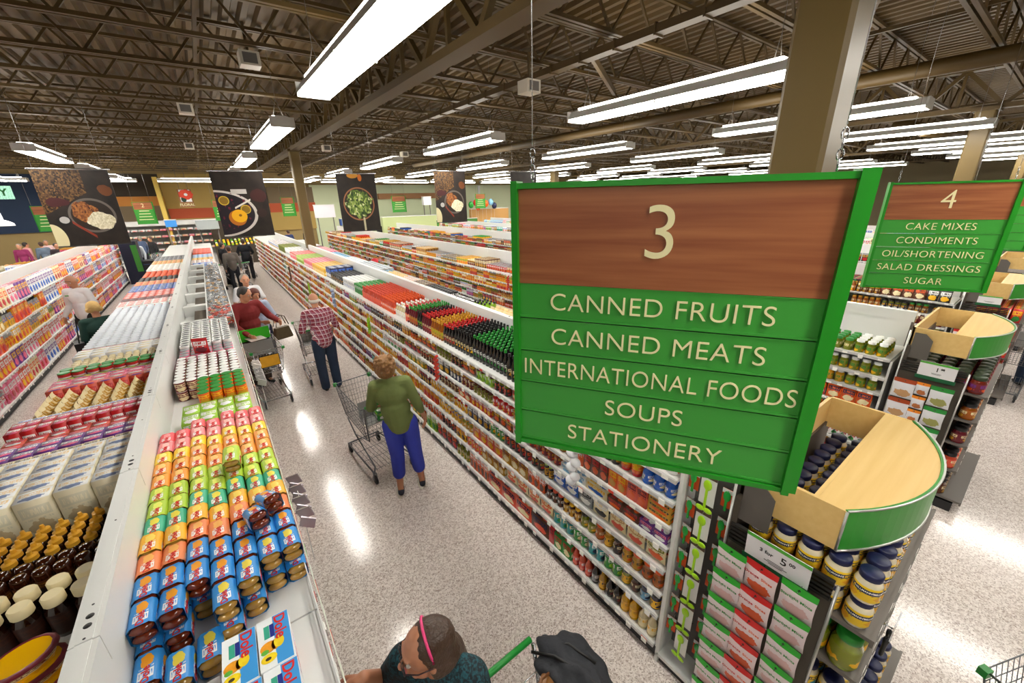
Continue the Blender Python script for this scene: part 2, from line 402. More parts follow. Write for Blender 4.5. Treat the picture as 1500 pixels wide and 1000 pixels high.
# bridging rods between the joists, conduits and ducts
bm_ = MB()
for cx in (-4.6, -1.6, 0.4, 7.6, 10.4, 16.0, 19.0): bm_.box((cx-0.02, YN, 5.02), (cx+0.02, YF, 5.06))
bm_.build('bridging', CEILP, ceiling)
cty = MB(); cty.box((4.28, -3, 4.72), (4.42, 30, 4.8))
for i in range(60): cty.box((4.27, -2.9+i*0.55, 4.7), (4.43, -2.88+i*0.55, 4.82))
cty.build('cable_duct', CEILP, ceiling)
MB().tube([(8.9, 20, 4.75), (9.0, 5, 4.75), (9.0, -4, 4.75)], 0.11, 10).build('air_pipe', CEILP, ceiling)
MB().tube([(14.5, 3.2, 4.6), (20, 2.6, 4.6), (40, 2.4, 4.6)], 0.16, 12).build('air_pipe', CEILP, ceiling)
for p, q in (((3.1, 1.5), (4.3, 2.6)), ((4.4, 4.2), (6.3, 5.4)), ((4.4, 1.2), (6.0, 1.8))):
    MB().bar((*p, 4.82), (*q, 4.82), 0.05, 0.09).build('strut', CEILP, ceiling)
COLM = mat('tan_column_paint', '6b5830', 0.4)
def column(name, x, y, s, cyl=False):
    b = MB()
    if cyl: b.tube([(x, y, 0), (x, y, 4.7)], s/2, 20)
    else:
        c = s/2; e = 0.02
        b.prism([(x-c+e, y-c), (x+c-e, y-c), (x+c, y-c+e), (x+c, y+c-e), (x+c-e, y+c), (x-c+e, y+c), (x-c, y+c-e), (x-c, y-c+e)], 0, 4.62)
    return b
ST = []
for i, (cx_, cy_, s_) in enumerate(((2.62, 0.93, 0.25), (2.62, 14.5, 0.27), (13.2, 1.6, 0.3), (13.2, 14.5, 0.3), (14.6, 29, 0.3), (-8, 12.2, 0.3), (2.62, 28, 0.3), (24, 1.6, 0.3))):
    o = struct('column_%d' % (i+1), column('', cx_, cy_, s_), COLM)
    MB().box((cx_-s_/2-0.05, cy_-s_/2-0.05, 4.55), (cx_+s_/2+0.05, cy_+s_/2+0.05, 4.62)).build('cap_plate', CEILP, o)

# walls
TANW = mat('tan_wall', 'b79a55', 0.7); NAVYW = mat('navy_wall', '1f3350', 0.7); DARKW = mat('dark_brown_wall', '3a2f22', 0.7)
BRW = mat('taupe_wall', '7b6a50', 0.7); ORW = mat('orange_band', 'c9822f', 0.6); REDB = mat('terracotta_band', 'c0542c', 0.6); PALE = mat('pale_green_wall', 'cfd8b4', 0.6)
wf = struct('wall_far', MB().box((XL, YF, 0), (XR, YF+0.2, ZD+0.2)), mat('bulkhead_paint', 'a08a5a', 0.7))
struct('wall_left', MB().box((XL-0.2, YN, 0), (XL, YF, ZD+0.2)), NAVYW)
struct('wall_right', MB().box((XR, YN, 0), (XR+0.2, YF, ZD+0.2)), mat('right_wall_paint', 'b8a884', 0.7))
struct('wall_near', MB().box((XL, YN-0.2, 0), (XR, YN, ZD+0.2)), mat('near_wall_paint', 'c8bfae', 0.7))
YW = YF-0.02
def wallpatch(name, px0, py0, px1, py1, m, d=0.05, parent=wf):
    a = at_y(px0, (py0+py1)/2, YW); c = at_y(px1, (py0+py1)/2, YW); zt = at_y((px0+px1)/2, py0, YW).z; zb = at_y((px0+px1)/2, py1, YW).z
    return MB().box((a.x, YW-d, zb), (c.x, YW, zt)).build(name, m, parent)
wallpatch('wall_panel', -160, 254, 66, 345, NAVYW, 0.1)
wallpatch('wall_panel', 66, 254, 236, 288, DARKW, 0.1)
wallpatch('colour_band', 140, 288, 242, 302, ORW, 0.12)
wallpatch('wall_panel', 120, 302, 246, 326, BRW, 0.1)
wallpatch('wall_panel', 237, 255, 390, 304, TANW, 0.12)
wallpatch('colour_band', 248, 304, 390, 318, REDB, 0.14)
wallpatch('wall_panel', 248, 318, 390, 330, TANW, 0.12)
wallpatch('wall_panel', 390, 274, 458, 297, BRW, 0.12)
wallpatch('colour_band', 395, 297, 462, 310, REDB, 0.14)
wallpatch('wall_panel', 395, 310, 462, 336, TANW, 0.12)
wallpatch('wall_panel', 458, 271, 1060, 340, PALE, 0.1)
wallpatch('wall_panel', 1060, 262, 1500, 330, BRW, 0.1)
a = at_y(236, 290, YW); MB().box((a.x-0.1, YW-1.0, 0), (a.x+0.1, YW, 4.6)).build('wall_return', mat('bright_yellow_return', 'e8c860', 0.6), wf)  # projecting return, a brighter yellow than the tan panels
for px_ in (500, 640, 700): wallpatch('mullion', px_, 272, px_+3, 338, WHITE, 0.16)
o = wallpatch('shelf_ledge', 552, 283, 640, 291, mat('oak_trim', '9a6a3c', 0.5), 0.4)
wallpatch('vent_grille', 228, 243, 275, 247, BLACKP, 0.06)

# ---------------------------------------------------------------- fluorescent fixtures
TUBE = mat('fluorescent_lens', 'ffffff', 0.4, emit=(1.0, 0.96, 0.88), strength=LIGHT)
def fixture_mesh(L):
    h = MB()
    pr = [(-0.165, -0.075), (-0.12, 0.02), (-0.06, 0.045), (0.06, 0.045), (0.12, 0.02), (0.165, -0.075)]
    vs = [(x, y, z) for y in (-L/2, L/2) for x, z in pr]; n = len(pr)
    fs = [(i, i+1, n+i+1, n+i) for i in range(n-1)]+[(n-1, 0, n, 2*n-1)]+[tuple(reversed(range(n))), tuple(range(n, 2*n))]
    h.add(vs, fs)
    for s in (-1, 1): h.box((-0.165, s*L/2-0.012, -0.11), (0.165, s*L/2+0.012, 0.03))
    h.box((-0.17, -0.01, -0.11), (0.17, 0.01, -0.06))
    lens = MB().box((-0.155, -L/2+0.02, -0.105), (0.155, L/2-0.02, -0.078))
    up = MB().box((-0.1, -L/2+0.15, 0.047), (0.1, L/2-0.15, 0.062))
    wires = MB()
    for s in (-0.42, 0.42):
        wires.tube([(-0.08, s*L, 0.04), (0, s*L, 0.3), (0, s*L, 1.25)], 0.003, 4); wires.tube([(0.08, s*L, 0.04), (0, s*L, 0.3)], 0.003, 4)
    return [('housing', h.mesh('housing', WHITE)), ('lens', lens.mesh('lens', TUBE)), ('uplight', up.mesh('uplight', mat('uplight_lens', 'ffffff', 0.4, emit=(1, .96, .88), strength=LIGHT*0.45))), ('hanging_wire', wires.mesh('hanging_wire', STEEL))]
FX = {3.05: fixture_mesh(3.05)}
def fixture(x, y, z, rz, label, grp):
    t = empty('strip_light', label, 'light', (x, y, z), rz, grp)
    for n_, me in FX[3.05]: inst(n_, me, t)
rowname = {-3: 'far left', -2: 'second from the left', -1: 'third from the left', 0: 'over the main aisle', 1: 'first right of the main aisle', 2: 'second right of the main aisle', 3: 'third right of the main aisle'}
rows = [(-4, -13.4), (-3, -9.7), (-2, -6.1), (-1, -2.5), (0, 1.26), (1, 4.95), (2, 8.6), (3, 12.3), (4, 16.0), (5, 19.6), (6, 23.3), (7, 27.0)]
ordn = ['nearest', 'second', 'third', 'fourth', 'fifth', 'sixth']
for k, x in rows:
    for j in range(6):
        y = 3.75+5.15*j-(0.3*k if k > 0 else 0)
        if k == -1 and j < 2: y -= 0
        if y > 25 or (k < 0 and j == 0): continue
        nm = 'white strip light over the main aisle, %s of its row' % ordn[j] if k == 0 else ('white strip light, %s of the %s row %s of the main aisle' % (ordn[j], {1: 'first', 2: 'second', 3: 'third', 4: 'fourth', 5: 'fifth', 6: 'sixth', 7: 'seventh'}[abs(k)], 'right' if k > 0 else 'left'))
        fixture(x, y, 4.28, 0, nm, 'strip lights hanging from the ceiling')
for j, x in enumerate((-7, -3.6, 0.2, 3.8, 7.4, 11, 14.6, 18.2, 21.8)):
    fixture(x, 26.2, 4.3, math.pi/2, 'white strip light hung crosswise by the far wall, %s from the left' % (['first', 'second', 'third', 'fourth', 'fifth', 'sixth', 'seventh', 'eighth', 'ninth'][j]), 'crosswise strip lights by the far wall')
# unseen light rows added behind the camera to light the foreground
for k, x in enumerate((-2.5, 1.26, 4.95, 8.6, 12.3)):
    fixture(x, -1.4, 4.28, 0, 'added unseen strip light above and behind the viewpoint, %s from the left' % (['first', 'second', 'third', 'fourth', 'fifth'][k]), 'added strip lights behind the viewpoint')

# small ceiling boxes
for i, (px_, py_, z) in enumerate(((775, 128, 4.5), (272, 160, 4.7), (277, 214, 4.7), (478, 217, 4.6), (592, 226, 4.6), (365, 88, 4.8))):
    p = at_z(px_, py_, z); s = 0.11
    t = empty('ceiling_speaker' if i != 5 else 'security_camera', 'white %s, %s' % ('box speaker under the joists' if i != 5 else 'camera pod under a joist', ['right of the big near light', 'left of the near light', 'far left above the banner', 'above the third banner', 'above the fourth banner', 'above the second light'][i]), 'speaker' if i != 5 else 'camera', p)
    MB().box((-s, -s, -s*0.7), (s, s, s*0.7)).build('housing', mat('offwhite_box', 'cfc8b8', 0.5), t)
    MB().box((-s*0.7, -s-0.006, -s*0.5), (s*0.7, -s, s*0.5)).build('grille', STEEL, t); MB().box((-0.015, -0.015, s*0.7), (0.015, 0.015, 0.4)).build('bracket', CEILP, t)

# ---------------------------------------------------------------- hanging aisle signs
def aisle_sign(c0, c1, ztop, zbot, num, lines, label, detail=True, chains=(0.07, 0.93)):
    c0 = Vector(c0); c1 = Vector(c1); W = (c1-c0).length; H = ztop-zbot; ang = math.atan2(c1.y-c0.y, c1.x-c0.x)
    t = empty('aisle_sign', label, 'sign', ((c0.x+c1.x)/2, (c0.y+c1.y)/2, zbot), ang, 'hanging aisle signs')
    w2 = W/2; fr = MB(); e = 0.016
    fr.box((-w2, -0.022, H-e), (w2, 0.022, H)); fr.box((-w2, -0.022, 0), (w2, 0.022, e))
    fr.box((-w2, -0.028, -0.004), (-w2+0.02, 0.028, H+0.006)); fr.box((w2-0.02, -0.028, -0.004), (w2, 0.028, H+0.006))
    fr.box((w2+0.004, -0.012, -0.004), (w2+0.022, 0.04, H+0.006)); fr.box((w2, -0.006, 0), (w2+0.006, 0.02, H))
    fr.build('frame', GREEN, t)
    hw = H*0.335; x0, x1 = -w2+0.02, w2-0.02
    MB().box((x0, -0.012, H-hw), (x1, 0.012, H-e)).build('wood_panel', SWOOD, t)
    n = 5; sh = (H-hw-e)/n
    for i in range(n):
        z1 = H-hw-i*sh; s = MB(); s.box((x0, -0.011, z1-sh+0.003), (x1, 0.011, z1-0.001)); s.box((x0, -0.014, z1-sh+0.003), (x1, 0.014, z1-sh+0.01)); s.box((x0, -0.0135, z1-0.004), (x1, 0.0135, z1-0.001))
        p = s.build('header_strip', GREENP, t)
        if lines and lines[0] == '~' and i < 4:          # too far off to read: a cream line of print
            MB().box((-w2*(0.5+0.08*i), -0.017, z1-sh*0.62), (w2*(0.5+0.08*i), -0.0135, z1-sh*0.4)).build('lettering', CREAM, p)
        elif lines and lines[0] != '~' and i < len(lines) and lines[i]:
            for sg in ((1, -1) if detail else (1,)):
                me = text_mesh(lines[i], sh*0.69, 0.0015, CREAM, -0.0007, space=1.05)
                ws = max(v.co.x for v in me.vertices)-min(v.co.x for v in me.vertices); q = min(1.0, 0.965*(x1-x0)/ws)
                to = inst('lettering', me, p, (0, -0.0145*sg, z1-sh*0.5), (math.pi/2, 0, 0 if sg > 0 else math.pi)); to.scale = (q, 1, 1)
    if num != '-': inst('number', text_mesh(num, H*0.235, 0.0015, CREAM, -0.0015), t, (0, -0.0145, H-hw*0.49), (math.pi/2, 0, 0))
    ch = MB()
    for f in chains:
        x = -w2+W*f
        if detail:
            for i in range(4): ch.tube([(x+0.007*math.cos(a)*(1 if i % 2 else 0.2), 0.007*math.cos(a)*(0.2 if i % 2 else 1), H+0.016+i*0.022+0.013*math.sin(a)) for a in [j*math.pi/4 for j in range(8)]], 0.0022, 4, closed=True)
        ch.tube([(x, 0, H+(0.1 if detail else 0)), (x, 0, 5.5-zbot)], 0.0016 if detail else 0.004, 4)
    ch.build('chain', CHROME, t)
    return t
aisle_sign((0.783, 1.045), (1.256, 0.31), 3.142, 2.242, '3', ['CANNED FRUITS', 'CANNED MEATS', 'INTERNATIONAL FOODS', 'SOUPS', 'STATIONERY'], 'large green aisle sign with wood top reading 3, CANNED FRUITS')
aisle_sign((4.81, 1.02), (5.23, 0.30), 3.155, 2.255, '4', ['CAKE MIXES', 'CONDIMENTS', 'OIL/SHORTENING', 'SALAD DRESSINGS', 'SUGAR'], 'green aisle sign with wood top reading 4, CAKE MIXES')
aisle_sign((8.75, 1.0), (9.2, 0.30), 3.15, 2.25, '5', ['', '', 'NS', 'S', ''], 'partly hidden green aisle sign behind the aisle 4 sign', False)
def far_sign(pxl, pxr, pyt, Y, num, label):
    a = at_y(pxl, pyt, Y); c = at_y(pxr, pyt, Y)
    return aisle_sign((a.x, Y), (c.x, Y), a.z, a.z-0.95, num, ['~'], label, False)
far_sign(192, 222, 296, 25, '2', 'small distant green aisle sign reading 2 between the two left banners')
far_sign(43, 80, 302, 24, '-', 'distant green aisle sign half hidden by the leftmost banner')
far_sign(309, 332, 293, 25, '-', 'distant green aisle sign at left edge of the second banner')
far_sign(410, 429, 289, 25, '-', 'distant green aisle sign just left of the thin column')
far_sign(573, 593, 287, 25, '-', 'distant green aisle sign right of the third banner')
far_sign(696, 710, 284, 25, '-', 'distant green aisle sign right of the fourth banner')

# ---------------------------------------------------------------- food banners
def banner_mat(kind):
    m, nt, b = new_mat('banner_print_%s' % kind); k = NT(m)
    uv = k.n('ShaderNodeUVMap'); uv.uv_map = 'UVMap'; sp = k.n('ShaderNodeSeparateXYZ'); k.lk(uv.outputs[0], sp.inputs[0]); u, v = sp.outputs[0], sp.outputs[1]
    def vor(sc):
        x = k.n('ShaderNodeTexVoronoi'); x.inputs['Scale'].default_value = sc; k.lk(uv.outputs[0], x.inputs['Vector']); return x
    ns = k.n('ShaderNodeTexNoise'); ns.inputs['Scale'].default_value = 6; ns.inputs['Detail'].default_value = 6; k.lk(uv.outputs[0], ns.inputs['Vector'])
    def ramp(src, stops):
        r = k.n('ShaderNodeValToRGB'); r.color_ramp.elements[0].position = stops[0][0]; r.color_ramp.elements[0].color = (*hexc(stops[0][1]), 1)
        r.color_ramp.elements[1].position = stops[-1][0]; r.color_ramp.elements[1].color = (*hexc(stops[-1][1]), 1)
        for p, c in stops[1:-1]: e = r.color_ramp.elements.new(p); e.color = (*hexc(c), 1)
        k.lk(src, r.inputs[0]); return r.outputs[0]
    H = hexc; col = ramp(ns.outputs['Fac'], [(0.3, '17120f'), (0.7, '2e251f')])
    cel = k.n('ShaderNodeSeparateColor'); vv = vor(48); k.lk(vv.outputs['Color'], cel.inputs[0])
    cel2 = k.n('ShaderNodeSeparateColor'); v2 = vor(26); k.lk(v2.outputs['Color'], cel2.inputs[0])
    C_ = lambda cu, cv, ru, rv, wob=None: k.circle(u, v, cu, cv, ru, rv, wob)
    if kind == 'grain':
        grain = ramp(cel.outputs[0], [(0.1, '1a100a'), (0.4, '4a3018'), (0.75, '7d5c30'), (1, '34120e')])
        lin_ = k.math('LESS_THAN', k.math('SUBTRACT', k.math('MULTIPLY', u, 0.45), v), -0.42)
        rt = k.math('LESS_THAN', u, 0.62)
        col = k.mix(k.math('MULTIPLY', lin_, rt), col, grain); col = k.mix(C_(0.2, 0.58, 0.14, 0.06, ns.outputs['Fac']), col, H('431418'))
        col = k.mix(C_(0.88, 0.73, 0.10, 0.07, ns.outputs['Fac']), col, H('6d3c18'))
        col = k.mix(C_(0.6, 0.4, 0.32, 0.23), col, H('6a625c')); col = k.mix(C_(0.6, 0.4, 0.285, 0.2), col, H('2a2019'))
        col = k.mix(C_(0.52, 0.45, 0.17, 0.13, ns.outputs['Fac']), col, ramp(cel.outputs[0], [(0, '5c2a16'), (0.6, 'b5743a'), (1, '3c1510')]))
        col = k.mix(C_(0.7, 0.33, 0.2, 0.11, ns.outputs['Fac']), col, ramp(cel.outputs[1], [(0, 'c9c09a'), (1, 'f2ecd4')]))
        col = k.mix(C_(0.2, 0.34, 0.1, 0.07), col, H('15110f')); col = k.mix(C_(0.21, 0.35, 0.065, 0.045), col, H('b8b6b4'))
        col = k.mix(C_(0.0, 0.1, 0.17, 0.2), col, H('dcd2a6'))
        st = k.math('ABSOLUTE', k.math('ADD', k.math('SUBTRACT', v, 0.2), k.math('MULTIPLY', k.math('SUBTRACT', u, 0.45), 0.8)))
        col = k.mix(k.math('MULTIPLY', k.math('LESS_THAN', st, 0.02), k.between(u, 0.3, 0.56)), col, H('8a3420'))
    elif kind == 'pot':
        col = k.mix(C_(-0.02, 0.36, 0.77, 0.36), col, H('c9c2bc')); col = k.mix(C_(-0.02, 0.36, 0.71, 0.33), col, H('211a22'))
        col = k.mix(k.math('MULTIPLY', C_(0.2, 0.4, 0.5, 0.28), k.math('GREATER_THAN', cel2.outputs[0], 0.88)), col, H('6a1c34'))
        col = k.mix(k.math('MULTIPLY', k.between(u, 0.32, 0.62), k.between(v, 0.66, 0.73)), col, H('bdb7b2'))
        for cu, cv, rr in ((0.15, 0.56, 0.1), (0.53, 0.42, 0.1)):
            col = k.mix(C_(cu, cv, rr, rr*0.7), col, H('d0b23a')); col = k.mix(C_(cu, cv, rr*0.82, rr*0.58), col, H('8a6a20'))
        col = k.mix(C_(0.34, 0.29, 0.17, 0.12), col, H('b5691e')); col = k.mix(C_(0.38, 0.32, 0.15, 0.1), col, H('f0b21c')); col = k.mix(C_(0.4, 0.33, 0.03, 0.02), col, H('8a5a14'))
        col = k.mix(C_(0.83, 0.63, 0.15, 0.1, ns.outputs['Fac']), col, H('3f1e1c')); col = k.mix(C_(0.83, 0.36, 0.1, 0.07), col, H('33211d'))
        st = k.math('ABSOLUTE', k.math('SUBTRACT', k.math('SUBTRACT', v, 0.47), k.math('MULTIPLY', k.math('SUBTRACT', u, 0.4), 0.38)))
        col = k.mix(k.math('MULTIPLY', k.math('LESS_THAN', st, 0.014), k.between(u, 0.33, 0.66)), col, H('d8d2c8'))
    else:
        col = k.mix(C_(0.5, 0.48, 0.4, 0.29), col, H('a06a4a')); col = k.mix(C_(0.5, 0.48, 0.37, 0.265), col, H('2a2018'))
        leaf = ramp(cel2.outputs[0], [(0, '27401a'), (0.4, '5c7a2c'), (0.75, 'a9bf62'), (1, 'dfe3b0')])
        col = k.mix(C_(0.5, 0.49, 0.34, 0.25, ns.outputs['Fac']), col, leaf)
        col = k.mix(k.math('MULTIPLY', k.between(u, 0.56, 0.61), k.math('LESS_THAN', v, 0.24)), col, H('c9c3a0'))
        col = k.mix(C_(0.42, 0.97, 0.14, 0.05), col, H('c78a2a')); col = k.mix(C_(0.6, 0.93, 0.05, 0.06), col, H('c76a1a'))
    k.lk(col, b.inputs['Base Color']); b.inputs['Roughness'].default_value = 0.45; return m
BM = {q: banner_mat(q) for q in ('grain', 'pot', 'salad')}
def banner(xl, xr, y0, y1, z0, z1, kind, label):
    a = math.atan2(y1-y0, xr-xl); W = math.hypot(xr-xl, y1-y0); H = z1-z0
    t = empty('hanging_banner', label, 'banner', ((xl+xr)/2, (y0+y1)/2, z0), a, 'food picture banners')
    b = MB(); b.box((-W/2, -0.004, 0), (W/2, 0.004, H)); me = b.mesh('print_panel', BM[kind]); ul = me.uv_layers.new(name='UVMap')
    for l in me.loops:
        c = me.vertices[l.vertex_index].co; ul.data[l.index].uv = ((c.x+W/2)/W, c.z/H)
    inst('print_panel', me, t); MB().tube([(-W/2-0.03, 0, H), (W/2+0.03, 0, H)], 0.014, 8).build('top_rail', CHROME, t); MB().tube([(-W/2, 0, 0), (W/2, 0, 0)], 0.01, 8).build('bottom_rail', BLACKP, t)
    MB().tube([(-W/2+0.05, 0, H), (-W/2+0.05, 0, 5.5-z0)], 0.003, 4).tube([(W/2-0.05, 0, H), (W/2-0.05, 0, 5.5-z0)], 0.003, 4).build('wire', CHROME, t)
banner(-2.03, -1.11, 9.95, 9.85, 2.5, 3.7, 'grain', 'leftmost dark hanging banner picturing grain, a bowl of rice and beans')
banner(0.27, 1.11, 9.8, 9.6, 2.51, 3.7, 'pot', 'dark hanging banner picturing a pot with orange and lemon slices')
banner(2.47, 3.25, 9.65, 9.45, 2.48, 3.68, 'salad', 'dark hanging banner picturing a bowl of green salad')
banner(4.76, 5.55, 9.6, 9.45, 2.56, 3.77, 'grain', 'fourth dark hanging banner, grain and rice bowl, over the right gondolas')
banner(7.1, 7.9, 9.6, 9.45, 2.6, 3.8, 'pot', 'fifth dark hanging banner, mostly behind the big aisle 3 sign')
# ================================================================ GONDOLAS
PITCH = 3.53; GW = 1.31; PEG = mat('pegboard_grey', 'a7a9a8', 0.6); KICK = mat('black_kick_plate', '1d1d1f', 0.5); LIP = mat('price_rail', 'bdbdbb', 0.3)
TAGW = mat('price_tag_paper', 'f6f4ee', 0.6); TAGR = mat('red_price_tag', 'd8402c', 0.6)
def gx(k): return 1.89+PITCH*k if k >= 1 else {0: 1.89, -1: -1.40, -2: -4.45}[k]      # left base face of each gondola
def gondola(name_label, x0, x1, y0, y1, levels_l, levels_r, ztop=1.84, zdeck=1.5, nseg=1.22, cx=None):
    """double-sided shelving run with a raised central divider"""
    cx = (x0+x1)/2 if cx is None else cx
    t = empty('shelf_gondola', name_label, 'shelving', (cx, y0, 0), 0, 'long double-sided shelf gondolas')
    hl = cx-x0; hr = x1-cx; L = y1-y0
    MB().box((-hl+0.03, 0, 0), (hr-0.03, L, 0.1)).build('kick_plate', KICK, t)
    MB().box((-0.03, 0.02, 0.1), (0.03, L, ztop-0.05)).build('back_panel', WHITE, t)
    up = MB().box((-0.028, 0, 0.1), (0.028, 0.04, ztop-0.05)).mesh('upright', STEEL)
    cap = MB(); cl = min(nseg, L)-0.006
    cap.box((-0.036, 0, 0), (0.036, cl, 0.05)); cap.box((-0.036, 0, -0.06), (-0.03, cl, 0)); cap.box((0.03, 0, -0.06), (0.036, cl, 0)); cap.box((-0.02, 0, 0.05), (0.02, cl, 0.053))
    capm = cap.mesh('top_cap', WHITE)
    hole = MB()
    for yy, r in ((0.1, 0.011), (0.15, 0.004), (0.62, 0.004), (1.1, 0.011), (1.05, 0.004)): hole.lathe([(r, 0.0), (r, 0.0006)], 12, (0, yy, 0.0532))
    holem = hole.mesh('fixing_hole', BLACKP)
    n = int(L/nseg+0.999)
    for i in range(n):
        y = i*nseg
        if y+cl > L: y = L-cl
        inst('upright', up, t, (0, y, 0)); c = inst('top_cap', capm, t, (0, y, ztop-0.05))
        if y+y0 < 9: inst('fixing_hole', holem, c)
    inst('upright', up, t, (0, L-0.04, 0))
    MB().box((-hl+0.02, -0.02, 0.1), (hr-0.02, -0.0, zdeck-0.02)).build('end_panel', WHITE, t)
    for side, lv in ((-1, levels_l), (1, levels_r)):
        for z in lv:
            dep = (hl if side < 0 else hr)-0.03
            sm = MB(); sl = min(nseg, L)-0.008
            a, b_ = (-dep-0.03, -0.03) if side < 0 else (0.03, dep+0.03)
            sm.box((a, 0, -0.018), (b_, sl, 0)); shelfm = sm.mesh('shelf', WHITE)
            e = a if side < 0 else b_
            rm = MB(); rm.box((min(e, e+side*0.014), 0, -0.026), (max(e, e+side*0.014), sl, -0.002)); railm = rm.mesh('price_rail', LIP)
            tg = MB(); rr = random.Random(int(z*100)+int(x0*10)+side)
            yy = 0.05
            while yy < sl-0.08:
                wd = 0.045; tg.box((min(e+side*0.0142, e+side*0.0162), yy, -0.026), (max(e+side*0.0142, e+side*0.0162), yy+wd, -0.004), 1 if rr.random() < 0.08 else 0)
                if rr.random() < 0.22: tg.box((min(e+side*0.0162, e+side*0.02), yy, -0.046), (max(e+side*0.0162, e+side*0.02), yy+wd*0.9, -0.008), 0)
                yy += rr.uniform(0.09, 0.2)
            tagm = tg.mesh('price_tag', [TAGW, TAGR])
            for i in range(n):
                y = i*nseg
                if y+sl > L: y = L-sl
                s = inst('shelf', shelfm, t, (0, y, z)); inst('price_rail', railm, s); inst('price_tag', tagm, s, kind='stuff')
    return t
LV1 = [0.14, 0.41, 0.61, 0.82, 1.01, 1.17, 1.36, 1.53]
LV2 = [0.14, 0.38, 0.62, 0.84, 1.04, 1.22, 1.43]
G = {}
G[0] = gondola('long white gondola left of the main aisle with the bare ridge cap', -1.40, 0.02, 0.43, 23.0, [0.14, 0.6, 1.05, 1.5], [0.14, 0.6, 1.05, 1.5], ztop=1.85, nseg=1.04, cx=-0.575)
G[1] = gondola('long right-hand gondola whose shelves face the main aisle beneath the big sign', 1.89, 3.2, 0.98, 25.0, LV1, [0.14, 0.8, 1.53], ztop=1.84, zdeck=1.5)
G[2] = gondola('gondola across the next aisle with pickle jars near its end', 5.42, 6.74, 0.75, 25.0, LV2, [0.14, 0.8, 1.43], ztop=1.83, zdeck=1.43)
G[3] = gondola('gondola behind the aisle 4 sign with jars on upper shelves', 8.95, 10.27, 0.75, 25.0, LV2, [0.14, 1.43], ztop=1.83, zdeck=1.43)
G[4] = gondola('fourth gondola right of the main aisle, mostly hidden by signs', 12.48, 13.8, 1.05, 25.0, [0.5, 1.05, 1.3, 1.5], [1.5])
G[5] = gondola('fifth gondola right of the main aisle, far off', 16.0, 17.3, 1.05, 25.0, [1.05, 1.3, 1.5], [1.5])
G[6] = gondola('sixth gondola right of the main aisle, farthest', 19.55, 20.85, 1.05, 25.0, [1.3, 1.5], [1.5])
G[-1] = gondola('gondola at the far left with cereal cartons facing its aisle', -4.5, -3.14, 3.0, 24.0, [1.5], [0.14, 0.52, 0.84, 1.14, 1.47], ztop=1.8)

# ---------------------------------------------------------------- product runs
RS = random.Random(11)
NAMED = list(PC)
SCH = {
 'warm': [('red', 'yellow', 'white'), ('orange', 'white', 'brown'), ('yellow', 'red', 'brown'), ('coral', 'cream', 'yellow'), ('gold', 'maroon', 'cream'), ('red', 'white', 'gold'), ('amber', 'cream', 'orange')],
 'yellow': [('yellow', 'red', 'orange'), ('yellow', 'blue', 'gold'), ('gold', 'green', 'cream'), ('yellow', 'green', 'orange'), ('yellow', 'white', 'red'), ('orange', 'yellow', 'red')],
 'mix': [('red', 'white', 'yellow'), ('white', 'red', 'green'), ('green', 'white', 'yellow'), ('navy', 'white', 'gold'), ('white', 'blue', 'orange'), ('cream', 'maroon', 'gold'), ('brown', 'cream', 'gold'), ('orange', 'navy', 'cream'), ('purple', 'white', 'pink'), ('yellow', 'navy', 'red'), ('teal', 'white', 'green'), ('black', 'gold', 'red'), ('lime', 'white', 'green'), ('white', 'orange', 'brown'), ('olive', 'cream', 'yellow')],
 'dark': [('brown', 'cream', 'gold'), ('black', 'gold', 'red'), ('maroon', 'cream', 'gold'), ('amber', 'cream', 'yellow'), ('brown', 'orange', 'cream'), ('black', 'white', 'yellow'), ('navy', 'yellow', 'white')],
 'pale': [('white', 'blue', 'skyblue'), ('cream', 'brown', 'gold'), ('white', 'red', 'orange'), ('white', 'green', 'lime'), ('cream', 'orange', 'yellow'), ('skyblue', 'white', 'blue')],
 'deep': [('maroon', 'gold', 'orange'), ('navy', 'red', 'yellow'), ('brown', 'yellow', 'orange'), ('red', 'black', 'gold'), ('green', 'navy', 'yellow'), ('black', 'orange', 'red'), ('gold', 'maroon', 'brown'), ('orange', 'brown', 'yellow'), ('olive', 'maroon', 'cream')],
 'pinkish': [('pink', 'white', 'red'), ('white', 'red', 'pink'), ('cream', 'orange', 'red'), ('coral', 'white', 'yellow'), ('purple', 'yellow', 'pink'), ('orange', 'white', 'yellow'), ('white', 'purple', 'blue')]}
def fit_shape(rnd, hgap, kinds):
    k = rnd.choice(kinds)
    hm = hgap-0.012
    if k == 'box': d = (rnd.choice([0.06, 0.05]), rnd.choice([0.07, 0.1, 0.13]), min(hm, rnd.choice([0.16, 0.19, 0.24])))
    elif k == 'bigbox': k = 'box'; d = (0.07, rnd.choice([0.17, 0.2]), min(hm, 0.31))
    elif k == 'can': d = (0.075, 0.075, min(hm, 0.12))
    elif k == 'jar': d = (0.075, 0.075, min(hm, rnd.choice([0.14, 0.16])))
    elif k == 'bottle': d = (0.065, 0.065, min(hm, 0.2))
    elif k == 'pouch': d = (0.05, 0.13, min(hm, 0.22))
    else: d = (0.09, 0.09, min(hm, 0.15))
    return k, d
CATOF = {'box': 'carton', 'can': 'can', 'jar': 'jar', 'bottle': 'bottle', 'pouch': 'pouch', 'tub': 'tub', 'squeeze': 'squeeze bottle', 'dispenser': 'honey bottle'}
def shelfname(i, n): return ['bottom shelf', 'second shelf up', 'third shelf up', 'fourth shelf up', 'fifth shelf up', 'sixth shelf up', 'seventh shelf up', 'top shelf'][i]
def nth(i):
    return '%d%s' % (i, 'th' if 10 <= i % 100 <= 20 else {1: 'st', 2: 'nd', 3: 'rd'}.get(i % 10, 'th'))
def capcol(sh, c):
    if sh in ('jar', 'bottle'): return RS.choice(['white', 'black', 'green', 'red', 'gold', c[1]])
    return c[1] if sh == 'tub' else 'grey'
